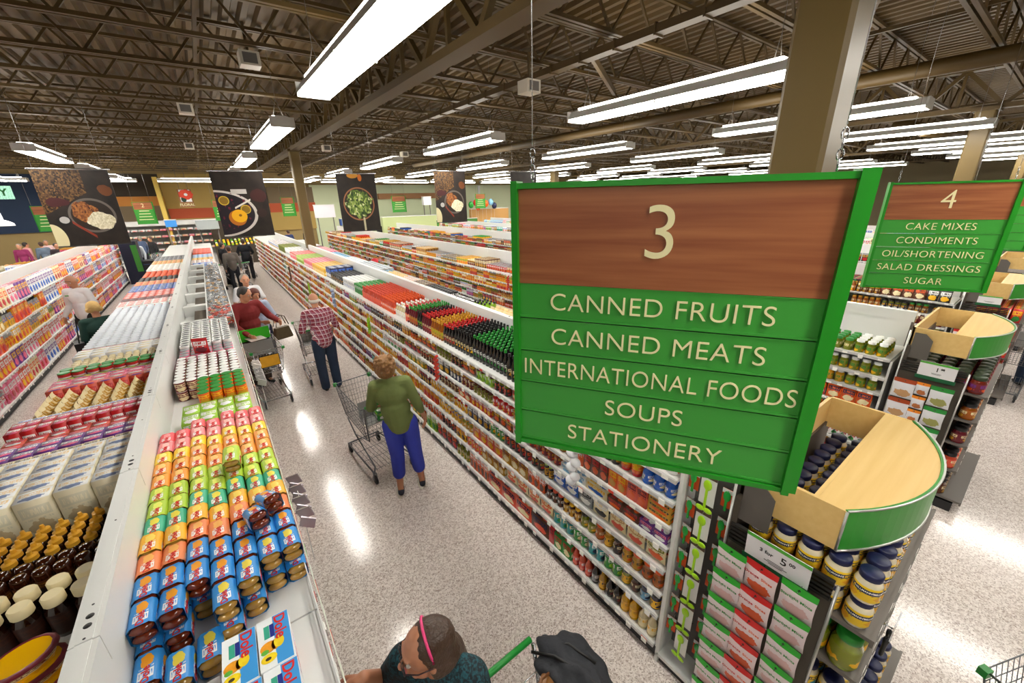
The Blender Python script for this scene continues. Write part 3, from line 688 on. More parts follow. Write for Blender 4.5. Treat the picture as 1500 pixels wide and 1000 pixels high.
def fill_face(where, xf, side, y0, y1, levels, gaps, scheme, kinds, seed, rows_=1, start=0, lvl0=0, ntot=None):
    """one-deep runs of like products along the front of each shelf"""
    rnd = random.Random(seed)
    for li, z in enumerate(levels):
        y = y0; run = 0
        while y < y1-0.1:
            sch = scheme(y, li) if callable(scheme) else scheme
            c = rnd.choice(SCH[sch]); kd = kinds(y, li) if callable(kinds) else kinds
            sh, d = fit_shape(rnd, gaps[li], kd); n = rnd.randint(2, 5 if d[1] < 0.1 else 4); pit = d[1]+0.006
            body = rnd.choice([c[2], c[0], 'amber', 'olive', 'brown']) if sh in ('jar', 'bottle') else c[2]
            cs = cols(c[0], c[1], c[2], cap=capcol(sh, c), body=body); run += 1
            desc = {'jar': '%s-labelled jar', 'bottle': '%s-labelled bottle', 'can': '%s-labelled can', 'box': '%s carton', 'pouch': '%s pouch', 'tub': '%s tub'}[sh] % c[0]
            lab = '%s in %s run from near end, %s, %s' % (desc, nth(run+start), shelfname(li+lvl0, 8), where)
            stack = 2 if (sh in ('can', 'box') and d[2]*2 < gaps[li]-0.03) else 1
            if sh == 'box' and rnd.random() < 0.3 and d[2] < 0.14: stack = max(stack, int((gaps[li]-0.03)/d[2]))
            for i in range(n):
                if y+pit > y1: break
                for s in range(stack):
                    for q in range(rows_):
                        place(CATOF[sh], sh, d, cs, (xf-side*(d[0]/2+0.012+q*(d[0]+0.008)+rnd.uniform(0, 0.008)), y+d[1]/2, z+s*d[2]), lab.replace(' in ', ', %s%s in ' % (nth(i+1), '' if stack == 1 else (', ' + ['lowest', 'second', 'third', 'fourth', 'fifth'][s])), 1), rz=math.pi if side > 0 else 0)
                y += pit
            y += 0.012+ (0.03 if rnd.random() < 0.1 else 0)
def gap(lv, top): return [b-a-0.02 for a, b in zip(lv, lv[1:]+[top])]
rand2 = random.Random(77)
def g1scheme(y, li):
    if rand2.random() < .3: return 'deep'
    if y < 3.2: return 'mix' if li > 2 else 'warm'
    if y < 6: return ['mix', 'warm', 'yellow', 'yellow', 'mix', 'dark', 'dark', 'warm'][li]
    if y < 11: return ['warm', 'mix', 'yellow', 'yellow', 'yellow', 'yellow', 'mix', 'mix'][li]
    return 'warm' if (int(y) % 3) else 'mix'
def g1kinds(y, li):
    if li == 0: return ['box', 'bottle', 'pouch', 'box']
    if li in (1, 3): return ['can', 'box', 'can', 'jar']
    if li in (2, 4): return ['jar', 'can', 'box']
    return ['box', 'pouch', 'jar', 'bottle']
# --- the near bay of the right gondola, run by run: (shape, (depth, width, height), colours, cap, body, count, text)
near = {
 0: [('bottle', (.07, .07, .2), ('cream', 'yellow', 'cream'), 'white', 'cream', 2, 'pale vinegar bottle'), ('bottle', (.07, .07, .2), ('yellow', 'gold', 'yellow'), 'yellow', 'yellow', 2, 'yellow lemon juice bottle'),
     ('bottle', (.065, .065, .19), ('black', 'cream', 'maroon'), 'black', 'black', 2, 'dark marinade bottle'), ('bottle', (.065, .065, .19), ('yellow', 'navy', 'gold'), 'yellow', 'gold', 1, 'yellow-labelled sauce bottle'),
     ('bottle', (.065, .065, .19), ('grey', 'white', 'black'), 'black', 'black', 1, 'grey-labelled dark bottle'), ('bottle', (.065, .065, .19), ('coral', 'white', 'red'), 'red', 'coral', 3, 'orange-red sauce bottle'), ('box', (.1, .1, .16), ('green', 'red', 'cream'), None, None, 2, 'green and red carton'), ('box', (.08, .06, .19), ('red', 'maroon', 'red'), None, None, 1, 'red carton'),
     ('box', (.05, .24, .17), ('brown', 'navy', 'coral'), None, None, 1, 'wide brown pie carton'), ('box', (.05, .24, .17), ('coral', 'navy', 'cream'), None, None, 3, 'wide navy-banded pie carton')],
 1: [('jar', (.075, .075, .13), ('yellow', 'navy', 'navy'), 'black', 'navy', 1, 'navy and yellow jar'), ('jar', (.07, .07, .13), ('skyblue', 'white', 'navy'), 'navy', 'navy', 1, 'blue-and-white labelled jar'), ('jar', (.07, .07, .13), ('brown', 'cream', 'black'), 'black', 'brown', 1, 'dark jar'),
     ('jar', (.075, .075, .13), ('yellow', 'olive', 'gold'), 'black', 'olive', 1, 'yellow pickle jar'), ('can', (.075, .075, .12), ('green', 'white', 'lime'), 'grey', None, 2, 'green can'), ('can', (.075, .075, .12), ('teal', 'white', 'navy'), 'grey', None, 2, 'teal can'), ('can', (.075, .075, .12), ('green', 'white', 'cream'), 'grey', None, 2, 'green and cream can'), ('can', (.075, .075, .12), ('teal', 'cream', 'green'), 'grey', None, 3, 'dark teal can'),
     ('pouch', (.05, .17, .15), ('cream', 'orange', 'coral'), 'orange', None, 4, 'cream pouch with an orange top')],
 2: [('jar', (.078, .078, .14), ('amber', 'black', 'orange'), 'orange', 'amber', 2, 'orange-lidded jar with black label'), ('jar', (.078, .078, .14), ('gold', 'black', 'orange'), 'orange', 'gold', 2, 'golden jar with black label'), ('jar', (.075, .075, .14), ('black', 'cream', 'brown'), 'black', 'brown', 1, 'black-lidded brown jar'), ('jar', (.075, .075, .14), ('yellow', 'black', 'gold'), 'gold', 'gold', 1, 'yellow-labelled mustard jar'),
     ('jar', (.075, .075, .14), ('amber', 'cream', 'orange'), 'orange', 'amber', 1, 'amber sauce jar'), ('jar', (.07, .07, .13), ('olive', 'cream', 'yellow'), 'black', 'olive', 2, 'olive relish jar'), ('jar', (.06, .06, .12), ('gold', 'cream', 'brown'), 'yellow', 'brown', 3, 'small gold-lidded jar'), ('jar', (.06, .06, .12), ('brown', 'white', 'black'), 'coral', 'black', 3, 'small dark jar with a coral lid')],
 3: [('pouch', (.05, .15, .16), ('cream', 'olive', 'orange'), 'olive', None, 1, 'cream bag of dried beans with green top'), ('pouch', (.05, .15, .16), ('cream', 'tan', 'coral'), 'cream', None, 2, 'clear cream bag of dried beans'), ('pouch', (.05, .15, .16), ('cream', 'white', 'black'), 'cream', None, 1, 'cream bag with a dark vanilla pod'), ('pouch', (.05, .14, .16), ('grey', 'black', 'white'), 'black', None, 1, 'grey bag with black print'), ('pouch', (.05, .14, .16), ('blue', 'white', 'white'), 'navy', None, 2, 'blue bag with bold white lettering'), ('jar', (.05, .05, .14), ('gold', 'black', 'brown'), 'lime', 'black', 2, 'thin dark bottle with yellow-green cap')],
 4: [('box', (.08, .1, .07), ('purple', 'pink', 'white'), None, None, 2, 'flat purple carton'), ('box', (.08, .13, .07), ('brown', 'red', 'orange'), None, None, 2, 'flat brown and red carton'), ('box', (.08, .2, .08), ('cream', 'yellow', 'blue'), None, None, 1, 'pale yellow flat carton'), ('box', (.08, .13, .07), ('white', 'skyblue', 'skyblue'), None, None, 2, 'white and light blue flat carton')],
 5: [('box', (.12, .16, .045), ('gold', 'black', 'orange'), None, None, 1, 'gold and orange taco carton'), ('box', (.06, .075, .15), ('coral', 'maroon', 'orange'), None, None, 2, 'red-orange carton'), ('box', (.06, .072, .15), ('orange', 'yellow', 'gold'), None, None, 2, 'orange and gold carton'), ('box', (.06, .072, .15), ('brown', 'red', 'orange'), None, None, 3, 'brown carton with red banner'), ('box', (.06, .1, .16), ('orange', 'white', 'orange'), None, None, 1, 'bright orange carton')],
 6: [('bottle', (.075, .075, .15), ('blue', 'white', 'cream'), 'blue', 'blue', 3, 'blue round-bodied canister'), ('squeeze', (.08, .08, .15), ('yellow', 'gold', 'orange'), 'red', 'orange', 2, 'red and yellow squeeze bottle'), ('can', (.06, .06, .15), ('black', 'purple', 'gold'), 'black', None, 2, 'dark purple canister'), ('box', (.07, .09, .14), ('brown', 'coral', 'orange'), None, None, 3, 'brown snack carton')],
 7: [('can', (.09, .09, .14), ('white', 'red', 'orange'), 'white', None, 4, 'white canister'), ('box', (.1, .12, .2), ('orange', 'yellow', 'white'), None, None, 3, 'orange carton')]}
gaps1 = gap(LV1, 1.8); yend = {}
for li, runs in near.items():
    y = 1.0
    for r, (sh, d, c, cp, bd, n, txt) in enumerate(runs):
        cs = cols(c[0], c[1], c[2], cap=cp or c[1], body=bd or c[2]); lab = '%s, %s, right gondola, near bay' % (txt, shelfname(li, 8))
        stack = 1
        if 'taco' in txt: stack = 3
        if li == 4 and d[2] < 0.075: stack = 1
        for i in range(n):
            for s in range(stack):
                for q in range(2 if sh != 'box' else 1): place(CATOF[sh], sh, d, cs, (1.905+d[0]/2+q*(d[0]+0.01), y+d[1]/2, LV1[li]+s*d[2]), lab+(', %s of its run' % nth(i+1) if n > 1 else '')+(', '+['lowest', 'middle', 'top'][s] if stack > 1 else '')+(', behind' if q else ''), extra='JOZ' if 'bold white' in txt and q == 0 else None)
            y += d[1]+0.006
        y += 0.004
    yend[li] = y
for li in range(8):
    if li == 7: continue
    fill_face('right gondola', 1.893, -1, yend[li]+0.02, 25, [LV1[li]], [gaps1[li]], (lambda y, _, li=li: g1scheme(y, li)), (lambda y, _, li=li: g1kinds(y, li)), 100+li, 1, len(near[li]), lvl0=li)
# --- other shelf faces
zg2 = gap(LV2, 1.66)
pick = [('jar', (.085, .085, .14), ('olive', 'green', 'yellow'), 'white', 'olive'), ('jar', (.085, .085, .13), ('olive', 'cream', 'olive'), 'green', 'olive'), ('jar', (.085, .085, .14), ('gold', 'green', 'olive'), 'white', 'gold')]
for li in (4, 5, 6):
    y = 0.8; r = 0
    while y < 2.6:
        sh, d, c, cp, bd = pick[(r+li) % 3] if r % 4 else pick[0]; cs = cols(c[0], c[1], c[2], cap=cp, body=bd)
        for i in range(3):
            for q in range(4 if li == 6 else 1):
                place('jar', sh, d, cs, (5.45+d[0]/2+q*(d[0]+.008), y+d[1]/2, LV2[li]), '%s pickle jar, %s group from gondola end, %s' % (['pale', 'green-lidded', 'white-lidded'][(r+li) % 3], nth(r+1), ['', '', '', '', 'third shelf from top', 'second shelf from top', 'top pickle shelf'][li]))
            y += d[1]+.012
        r += 1
fill_face('pickle gondola', 5.423, -1, 0.8, 25, LV2[:4], zg2[:4], lambda y, l: 'mix' if int(y) % 3 == 0 else 'warm' if int(y) % 3 == 1 else 'deep', ['jar', 'box', 'can', 'bottle'], 210)
for li in (4, 5): fill_face('pickle gondola', 5.423, -1, 2.65, 25, [LV2[li]], [zg2[li]], lambda y, l: 'yellow' if 7 < y < 13 else 'dark' if y < 7 else 'deep', ['jar', 'bottle', 'box'], 220+li, lvl0=li)
for li in (4, 5, 6): fill_face('third gondola', 8.953, -1, 0.8, 25, [LV2[li]], [zg2[li]], lambda y, l: 'deep' if int(y/2) % 2 else 'dark', ['jar', 'bottle', 'box', 'jar'], 230+li, lvl0=li)
fill_face('third gondola', 8.953, -1, 0.8, 25, LV2[1:4], zg2[1:4], 'mix', ['jar', 'box', 'can'], 240, lvl0=1)
fill_face('fourth gondola', 12.483, -1, 1.1, 25, [1.05, 1.3, 1.5], [.22, .17, .2], 'mix', ['bigbox', 'box', 'pouch'], 250, lvl0=4)
fill_face('fifth gondola', 16.003, -1, 1.1, 25, [1.05, 1.3, 1.5], [.22, .17, .25], 'pale', ['bigbox', 'box'], 260, lvl0=4)
fill_face('sixth gondola', 19.553, -1, 1.1, 25, [1.3, 1.5], [.17, .25], 'pale', ['bigbox', 'box'], 270, lvl0=5)
# cereal aisle: right face of the far-left gondola
lvc = [0.14, 0.52, 0.84, 1.14, 1.47]
for li, z in enumerate(lvc):
    fill_face('cereal gondola', -3.143, 1, 6.4, 23.9, [z], [[.36, .3, .28, .31, .36][li]], (lambda y, _, li=li: 'yellow' if (8.5 < y < 13 and li in (2, 3)) else 'pinkish'), ['bigbox', 'bigbox', 'pouch'] if li < 4 else ['bigbox'], 280+li, lvl0=[0, 2, 4, 6, 7][li])
# main aisle left gondola, lower right faces (seen only from a step aside)
fill_face('left gondola', 0.017, 1, 0.5, 12, [0.14, 0.6, 1.05], [.4, .4, .4], 'mix', ['bigbox', 'box'], 300)

# ---------------------------------------------------------------- shelf-top decks, row after row
def deck(where, xa, xb, z, y, rows, sgn=1):
    """rows = (shape, (dx, dy, dz), colours, cap, body, number of rows, text, stack[, gap])"""
    for r, row in enumerate(rows):
        sh, d, c, cp, bd, n, txt, st = row[:8]; g_ = row[8] if len(row) > 8 else 0.004
        cs = cols(c[0], c[1], c[2], cap=cp or c[1], body=bd or c[2])
        if len(row) > 9: cs['t'] = (PC['white'], hexc('e9c890'), hexc('8090b4'))
        nx = int((xb-xa+0.01)/(d[0]+g_)); off = (xb-xa-nx*(d[0]+g_))/2
        for j in range(n):
            for i in range(nx):
                for s in range(st):
                    if s < st-1 and 0 < i < nx-1 and 0 < j < n-1 and st > 1: continue
                    place(CATOF[sh], sh, d, cs, (xa+off+(i+.5)*(d[0]+g_)+RS.uniform(-.002, .002), y+d[1]/2+RS.uniform(-.003, .003), z+s*d[2]), '%s, %s row, %s along%s, %s' % (txt, nth(j+1), nth(i+1), '' if st == 1 else [', lower', ', upper'][s], where))
            y += d[1]+0.005
        y += 0.02
    return y
y = deck('left gondola top', -1.37, -0.635, 1.502, 1.95, [
 ('jar', (.08, .08, .19), ('2a120a', '3a1a0c', '2a120a'), 'cream', '240e06', 2, 'dark syrup jug with cream cap', 1),
], 1)
y = deck('left gondola top', -1.38, -0.635, 1.502, 2.2, [
 ('squeeze', (.06, .06, .16), ('4a2008', '8a5a10', '2c1206'), 'gold', '3a1808', 2, 'honey bottle standing upside down on its yellow cap', 1),
 ('dispenser', (.06, .06, .17), ('3a1a08', '5a3008', '2c1206'), 'd9a02c', '2c1206', 4, 'dark honey bottle with yellow spout cap', 1)])
deck('left gondola top', -1.38, -0.635, 1.502, 2.76, [
 ('box', (.13, .1, .22), ('e9dfc0', 'd8d2b8', 'c9b48c'), None, None, 5, 'cream oatmeal carton', 1, .012, 1)])
y = deck('left gondola top', -1.38, -0.635, 1.502, 3.24, [
 ('pouch', (.13, .1, .2), ('cream', 'cream', 'cream'), 'cream', None, 1, 'crumpled cream paper sack behind oatmeal', 1),
 ('box', (.07, .07, .17), ('cream', 'navy', 'white'), None, None, 1, 'small cream carton row behind paper sacks', 1),
 ('box', (.1, .08, .17), ('purple', 'white', 'pink'), None, None, 2, 'purple and white carton', 1),
 ('box', (.1, .08, .15), ('coral', 'pink', 'white'), None, None, 2, 'coral pink carton', 1),
 ('box', (.07, .09, .19), ('red', 'white', 'pink'), None, None, 2, 'red carton with white panel', 1),
 ('box', (.07, .07, .17), ('white', 'blue', 'navy'), None, None, 1, 'white and blue carton', 1),
 ('box', (.1, .05, .14), ('blue', 'yellow', 'blue'), None, None, 1, 'blue carton with yellow edge', 1),
 ('pouch', (.1, .09, .17), ('cream', 'gold', 'yellow'), 'cream', None, 5, 'pale yellow bag', 1),
 ('box', (.1, .09, .16), ('coral', 'red', 'purple'), None, None, 1, 'red and purple carton', 1),
 ('box', (.12, .09, .15), ('pink', 'red', 'white'), None, None, 2, 'pink carton', 1),
 ('box', (.1, .06, .14), ('lime', 'yellow', 'blue'), None, None, 1, 'lime and blue striped carton', 1),
 ('can', (.09, .09, .18), ('red', 'white', 'pink'), 'green', None, 2, 'red and white canister with green lid', 1),
 ('jar', (.06, .06, .15), ('brown', 'maroon', 'brown'), 'cream', 'brown', 5, 'chocolate bottle with cream cap', 1),
 ('box', (.12, .09, .16), ('white', 'white', 'cream'), None, None, 3, 'plain white carton', 1),
 ('box', (.12, .08, .14), ('amber', 'orange', 'white'), None, None, 1, 'rust coloured carton', 1),
 ('can', (.09, .1, .14), ('e4e6ea', '9cb0d4', '6c84b8'), 'dde3ec', None, 22, 'white and blue bag of sugar', 1),
 ('box', (.1, .1, .15), ('white', 'red', 'coral'), None, None, 4, 'white and red carton', 1),
 ('box', (.1, .08, .15), ('maroon', 'black', 'brown'), None, None, 3, 'dark maroon carton', 1),
 ('box', (.1, .1, .15), ('coral', 'red', 'white'), None, None, 6, 'bright coral red carton', 1),
 ('box', (.1, .1, .15), ('blue', 'white', 'navy'), None, None, 7, 'deep blue carton', 1),
 ('box', (.1, .1, .15), ('orange', 'cream', 'gold'), None, None, 5, 'orange and cream carton', 1),
 ('can', (.09, .09, .13), ('brown', 'black', 'maroon'), 'black', None, 8, 'black-lidded can', 1),
 ('can', (.1, .1, .13), ('coral', 'orange', 'red'), 'orange', None, 10, 'orange-lidded can', 1),
 ('box', (.1, .1, .15), ('white', 'cream', 'grey'), None, None, 12, 'white far carton', 1),
 ('box', (.1, .1, .15), ('gold', 'cream', 'orange'), None, None, 8, 'golden far carton', 1),
 ('box', (.1, .1, .15), ('grey', 'navy', 'black'), None, None, 12, 'grey and navy far carton', 1)])
# three tubs near the ridge
for i in range(3):
    place('tub', 'tub', (.18, .14, .056), cols('cream', 'maroon', 'yellow', cap='maroon', body='yellow'), (-.83+i*0.012, 1.76-i*0.012, 1.502+(2-i)*.05), 'oval cream tub with maroon lid, %s of stack beside syrup jugs' % ['top', 'middle', 'bottom'][i], rz=0.5)
# right deck of the left gondola beyond the fruit packs
rd = 'left gondola top, right half'
deck(rd, -0.45, 0.0, 1.502, 3.36, [('box', (.105, .17, .07), ('lime', 'white', 'white'), None, None, 2, 'flat lime green carton', 2)])
deck(rd, -0.35, 0.0, 1.502, 3.74, [('can', (.08, .08, .1), ('orange', 'yellow', 'gold'), 'green', 'orange', 5, 'jar with dark green lid', 2)])
y = deck(rd, -0.53, 0.0, 1.502, 4.18, [
 ('can', (.078, .078, .09), ('maroon', 'cream', 'cream'), 'white', 'maroon', 9, 'maroon jar with white lid', 2),
 ('can', (.09, .09, .09), ('pink', 'white', 'pink'), 'grey', 'pink', 3, 'pink cup with grey lid', 2),
 ('tub', (.09, .09, .1), ('white', 'cream', 'grey'), 'white', None, 12, 'white tub in slanting rows', 2)])
for i, (yy, c) in enumerate(((5.0, ('red', 'white', 'maroon')),)):
    place('pouch', 'pouch', (.06, .14, .16), cols(*c, cap='red'), (-.3, 4.95, 1.68), 'lone dark red pouch lying among the pink cups', rz=1.2)
deck(rd, -0.53, 0.0, 1.502, 13.3, [
 ('box', (.14, .1, .14), ('blue', 'skyblue', 'white'), None, None, 5, 'bright blue carton in far rows', 1), ('box', (.1, .1, .13), ('white', 'orange', 'grey'), None, None, 8, 'white far tub', 1),
 ('box', (.12, .1, .13), ('gold', 'yellow', 'cream'), None, None, 6, 'golden far pouch carton', 1), ('box', (.12, .1, .13), ('skyblue', 'blue', 'white'), None, None, 10, 'sky blue far carton', 1), ('box', (.12, .1, .16), ('coral', 'orange', 'red'), None, None, 18, 'coral far carton', 1)])
# white divider rack with grey dump bin
t = empty('divider_rack', 'white partitioned rack set into left gondola top', 'rack', (-0.53, 6.5, 1.502), 0)
MB().box((0, 0, 0), (0.3, 6.7, 0.01)).build('base', WHITE, t)
for i in range(7): MB().box((0, i*1.1, 0.01), (0.28, i*1.1+0.14, 0.16)).build('partition', WHITE, t)
for i in range(6): MB().box((0.13, i*1.1+0.24, 0.01), (0.27, i*1.1+0.98, 0.11)).build('dark_bin', mat('dark_bin', '4a3f30', 0.6), t)
t = empty('wire_dump_bin', 'long grey wire bin heaped with small packets on left gondola', 'bin', (-0.24, 6.45, 1.5), 0)
b = MB()
for x_ in (0, 0.29): b.box((x_-0.006, 0, 0), (x_+0.006, 6.6, 0.2))
b.build('side_panel', WHITE, t); b = MB()
for i in range(67): b.tube([(0, i*.1, .19), (0.29, i*.1, .19)], .003, 4)
b.build('wire_top', CHROME, t)
pk = MB(); rr = random.Random(3)
pkm = [mat('packet_'+c, PAL[c], 0.3) for c in ('grey', 'white', 'tan', 'grey', 'skyblue', 'coral')]
for i in range(1500):
    yy = rr.uniform(.05, 6.5); m_ = 5 if yy < 0.9 and rr.random() < .5 else rr.choice([0, 1, 0, 3, 3, 2, 0, 0])
    mm = Matrix.Translation((rr.uniform(.03, .26), yy, rr.uniform(.08, .18))) @ Euler((rr.uniform(-.6, .6), rr.uniform(-.6, .6), rr.uniform(0, 3))).to_matrix().to_4x4()
    pk.box((-.022, -.03, -.006), (.022, .03, .006), m_, mm)
tag(pk.build('small_packets', pkm, None, (-0.24, 6.45, 1.5)), 'heap of small grey, white and pink packets in the wire bin', 'packets', kind='stuff')
# right gondola top, left half (bottles) and right half
tg_ = 'right gondola top'
deck(tg_, 1.93, 2.5, 1.532, 1.15, [
 ('can', (.1, .1, .15), ('white', 'coral', 'white'), 'white', None, 12, 'white canister', 1), ('bottle', (.06, .06, .25), ('black', 'cream', 'gold'), 'black', 'black', 5, 'dark wine-shaped bottle with black top', 1),
 ('bottle', (.056, .056, .26), ('black', 'white', 'green'), 'green', 'black', 10, 'dark soy bottle with bright green cap', 1), ('bottle', (.056, .056, .25), ('black', 'cream', 'yellow'), 'black', 'black', 6, 'dark soy bottle with black cap', 1),
 ('bottle', (.056, .056, .23), ('brown', 'cream', 'red'), 'red', 'black', 4, 'dark bottle with red cap', 1), ('bottle', (.056, .056, .22), ('gold', 'lime', 'olive'), 'gold', 'amber', 5, 'amber bottle with yellow cap', 1),
 ('bottle', (.056, .056, .23), ('maroon', 'cream', 'red'), 'red', 'maroon', 4, 'maroon bottle with red cap', 1), ('bottle', (.056, .056, .23), ('black', 'lime', 'olive'), 'black', 'black', 2, 'black bottle with lime label', 1),
 ('bottle', (.056, .056, .24), ('amber', 'gold', 'red'), 'green', 'maroon', 4, 'hot sauce bottle with green cap', 1), ('bottle', (.056, .056, .24), ('coral', 'cream', 'red'), 'red', 'maroon', 2, 'coral bottle with dark red cap', 1),
 ('bottle', (.07, .07, .18), ('white', 'cream', 'gold'), 'white', 'cream', 5, 'white-capped dressing bottle', 1), ('bottle', (.056, .056, .2), ('orange', 'white', 'red'), 'orange', 'coral', 9, 'orange sauce bottle', 1),
 ('bottle', (.056, .056, .2), ('coral', 'orange', 'red'), 'coral', 'coral', 15, 'coral hot sauce bottle', 1), ('can', (.08, .08, .17), ('green', 'white', 'navy'), 'green', None, 6, 'green-lidded drink powder can', 1),
 ('can', (.08, .08, .17), ('white', 'navy', 'blue'), 'white', None, 9, 'white and blue can', 1), ('jar', (.07, .07, .15), ('black', 'gold', 'cream'), 'black', 'black', 12, 'black-lidded spice jar', 1),
 ('box', (.16, .1, .22), ('navy', 'blue', 'white'), None, None, 4, 'navy display carton', 1), ('box', (.09, .1, .16), ('yellow', 'gold', 'cream'), None, None, 12, 'yellow pale-topped carton', 1),
 ('box', (.09, .1, .16), ('pink', 'coral', 'white'), None, None, 10, 'pink striped carton', 1), ('box', (.09, .1, .16), ('lime', 'cream', 'olive'), None, None, 10, 'lime and cream carton', 1), ('box', (.09, .1, .16), ('coral', 'white', 'pink'), None, None, 10, 'coral and white far carton', 1),
 ('box', (.1, .1, .2), ('white', 'white', 'grey'), None, None, 10, 'plain white far carton', 1), ('can', (.1, .1, .2), ('olive', 'green', 'black'), 'olive', None, 14, 'dark olive tin', 1), ('box', (.1, .1, .17), ('white', 'blue', 'gold'), None, None, 26, 'white and blue far carton', 1)])
deck('right gondola top, right half', 2.62, 3.17, 1.532, 2.0, [
 ('box', (.1, .12, .1), ('pink', 'pink', 'white'), None, None, 13, 'flat pink carton', 1), ('pouch', (.09, .1, .15), ('cream', 'yellow', 'white'), 'cream', None, 9, 'cream and yellow bag', 1),
 ('bottle', (.08, .08, .18), ('lime', 'black', 'olive'), 'black', 'lime', 4, 'squat lime bottle', 1), ('tub', (.09, .09, .1), ('grey', 'black', 'white'), 'black', None, 8, 'grey cup with black lid', 1), ('can', (.08, .08, .14), ('black', 'white', 'grey'), 'black', None, 10, 'black and white canister', 1),
 ('box', (.1, .1, .14), ('brown', 'cream', 'black'), None, None, 5, 'brown and black carton', 1), ('pouch', (.08, .1, .14), ('pink', 'cream', 'coral'), 'white', None, 6, 'pink bag', 1), ('pouch', (.08, .1, .14), ('yellow', 'cream', 'lime'), 'cream', None, 8, 'pale yellow far bag', 1),
 ('box', (.1, .12, .18), ('grey', 'skyblue', 'white'), None, None, 12, 'grey-blue carton', 1), ('box', (.1, .1, .14), ('white', 'white', 'skyblue'), None, None, 14, 'white wide carton', 1), ('can', (.09, .09, .13), ('teal', 'skyblue', 'white'), 'skyblue', None, 18, 'aqua can', 1),
 ('box', (.1, .1, .15), ('pink', 'white', 'coral'), None, None, 16, 'pink far carton', 1), ('box', (.1, .1, .15), ('maroon', 'brown', 'black'), None, None, 5, 'dark maroon far carton', 1), ('box', (.1, .1, .15), ('white', 'navy', 'white'), None, None, 30, 'white and navy far carton', 1)])
def generic_deck(where, xa, xb, z, y0, y1, seed, sch):
    rnd = random.Random(seed); y = y0; r = 0
    while y < y1:
        c = rnd.choice(SCH[rnd.choice(sch)]); sh = rnd.choice(['box', 'bottle', 'jar', 'can', 'box', 'pouch']); r += 1; s = rnd.choice([.09, .1, .12])
        d = {'box': (s, .1, rnd.choice([.1, .15, .2])), 'bottle': (.08, .08, .22), 'jar': (.09, .09, .14), 'can': (.09, .09, .12), 'pouch': (s, .1, .15)}[sh]; n = rnd.randint(4, 10)
        y = deck(where, xa, xb, z, y, [(sh, d, c, capcol(sh, c), None, n, '%s %s, %s block from near end' % (c[0], CATOF[sh], nth(r)), 1)])
generic_deck('pickle gondola top', 5.5, 6.03, 1.432, 2.8, 24.8, 41, ['dark', 'yellow', 'warm', 'mix']); generic_deck('pickle gondola top right half', 6.15, 6.7, 1.432, 1, 24.8, 42, ['mix', 'pale'])
generic_deck('third gondola top', 9.0, 9.57, 1.432, 1, 24.8, 43, ['pale', 'warm', 'mix']); generic_deck('third gondola top right half', 9.68, 10.2, 1.432, 1, 24.8, 44, ['pale', 'mix'])
generic_deck('fourth gondola top', 12.55, 13.1, 1.502, 3, 24.8, 45, ['pale', 'mix', 'pinkish']); generic_deck('fifth gondola top', 16.05, 16.6, 1.502, 3, 24.8, 46, ['pale', 'pinkish'])
generic_deck('sixth gondola top', 19.6, 20.15, 1.502, 3, 24.8, 47, ['pale'])
generic_deck('cereal gondola ridge side', -4.45, -3.9, 1.502, 9, 23.8, 48, ['pinkish', 'warm', 'mix'])
# cereal cartons two more deep on top
fill_face('cereal gondola back row', -3.25, 1, 8, 23.9, [1.47], [.3], 'pinkish', ['bigbox'], 291, lvl0=7)

# ---------------------------------------------------------------- fruit cup packs
FR = [mat('clear_cup_amber', '7a2c12', 0.12, coat=.5, trans=.2), mat('clear_cup_fruit', 'b58a3a', 0.12, coat=.5, trans=.2)]
DOLE = mat('red_lettering', 'd42218', 0.4)
def pack_mesh(c1, c3, fr):
    W, L, H = .080, .126, .084; ch = .014; w2 = W/2
    prof = [(-w2, ch), (-w2, H-ch), (-w2+ch, H), (w2-ch, H), (w2, H-ch), (w2, ch), (w2-ch, 0), (-w2+ch, 0)]; n = len(prof)
    V = [(x, y, z) for y in (0, L) for x, z in prof]; F = []; U = []; Rl = []
    for i in range(n):
        j = (i+1) % n; F.append((j, i, n+i, n+j)[::-1] if False else (i, n+i, n+j, j)); r = 'p' if i in (0, 2, 4) else 'b'
        Rl.append(r); U.append([(0, 1), (0, 0), (1, 0), (1, 1)] if r == 'p' else [(-1, -1)]*4)
    cs = cols(c1, 'white', c3, body=c1)
    cnt = np.array([4]*n, np.int32); idx = np.array([k for f in F for k in f], np.int32); uv = np.array([q for u_ in U for q in u_], np.float32)
    col = [np.array([(*cs[r][j], 1) for r in Rl], np.float32).repeat(cnt, axis=0) for j in range(3)]
    return to_mesh('sleeve', np.array(V, np.float32), cnt, idx, uv, col, np.zeros(n, np.int32))
cupb = MB()
for yy in (0.006, 0.12):
    pass
cupb.ell((0, 0, 0), (0.037, 0.02, 0.0195), None, 14)
cupm = [cupb.mesh('cup_end', f) for f in FR]
dole_s = text_mesh('Dole', 0.032, 0.0005, DOLE, 0.0008)
packs = {'blue': pack_mesh('2f8fd8', 'f0a020', 0), 'blue fruit': pack_mesh('2f8fd8', 'e8d44a', 1), 'salmon orange': pack_mesh('f08a50', 'f8b860', 0), 'golden': pack_mesh('f4b62a', 'f8d860', 1), 'teal green': pack_mesh('3fb48c', 'f0e050', 1),
         'lime green': pack_mesh('b4d23a', 'e8f070', 1), 'orange': pack_mesh('f5a035', 'fbd080', 0), 'yellow': pack_mesh('f8cf24', 'fbe88a', 1), 'pink': pack_mesh('f08a8c', 'fac0b8', 0), 'red': pack_mesh('e8555c', 'f8a0a0', 0)}
seqs = ['blue', 'blue', 'salmon orange', 'golden', 'teal green', 'lime green', 'lime green', 'orange', 'orange', 'yellow', 'pink', 'red']
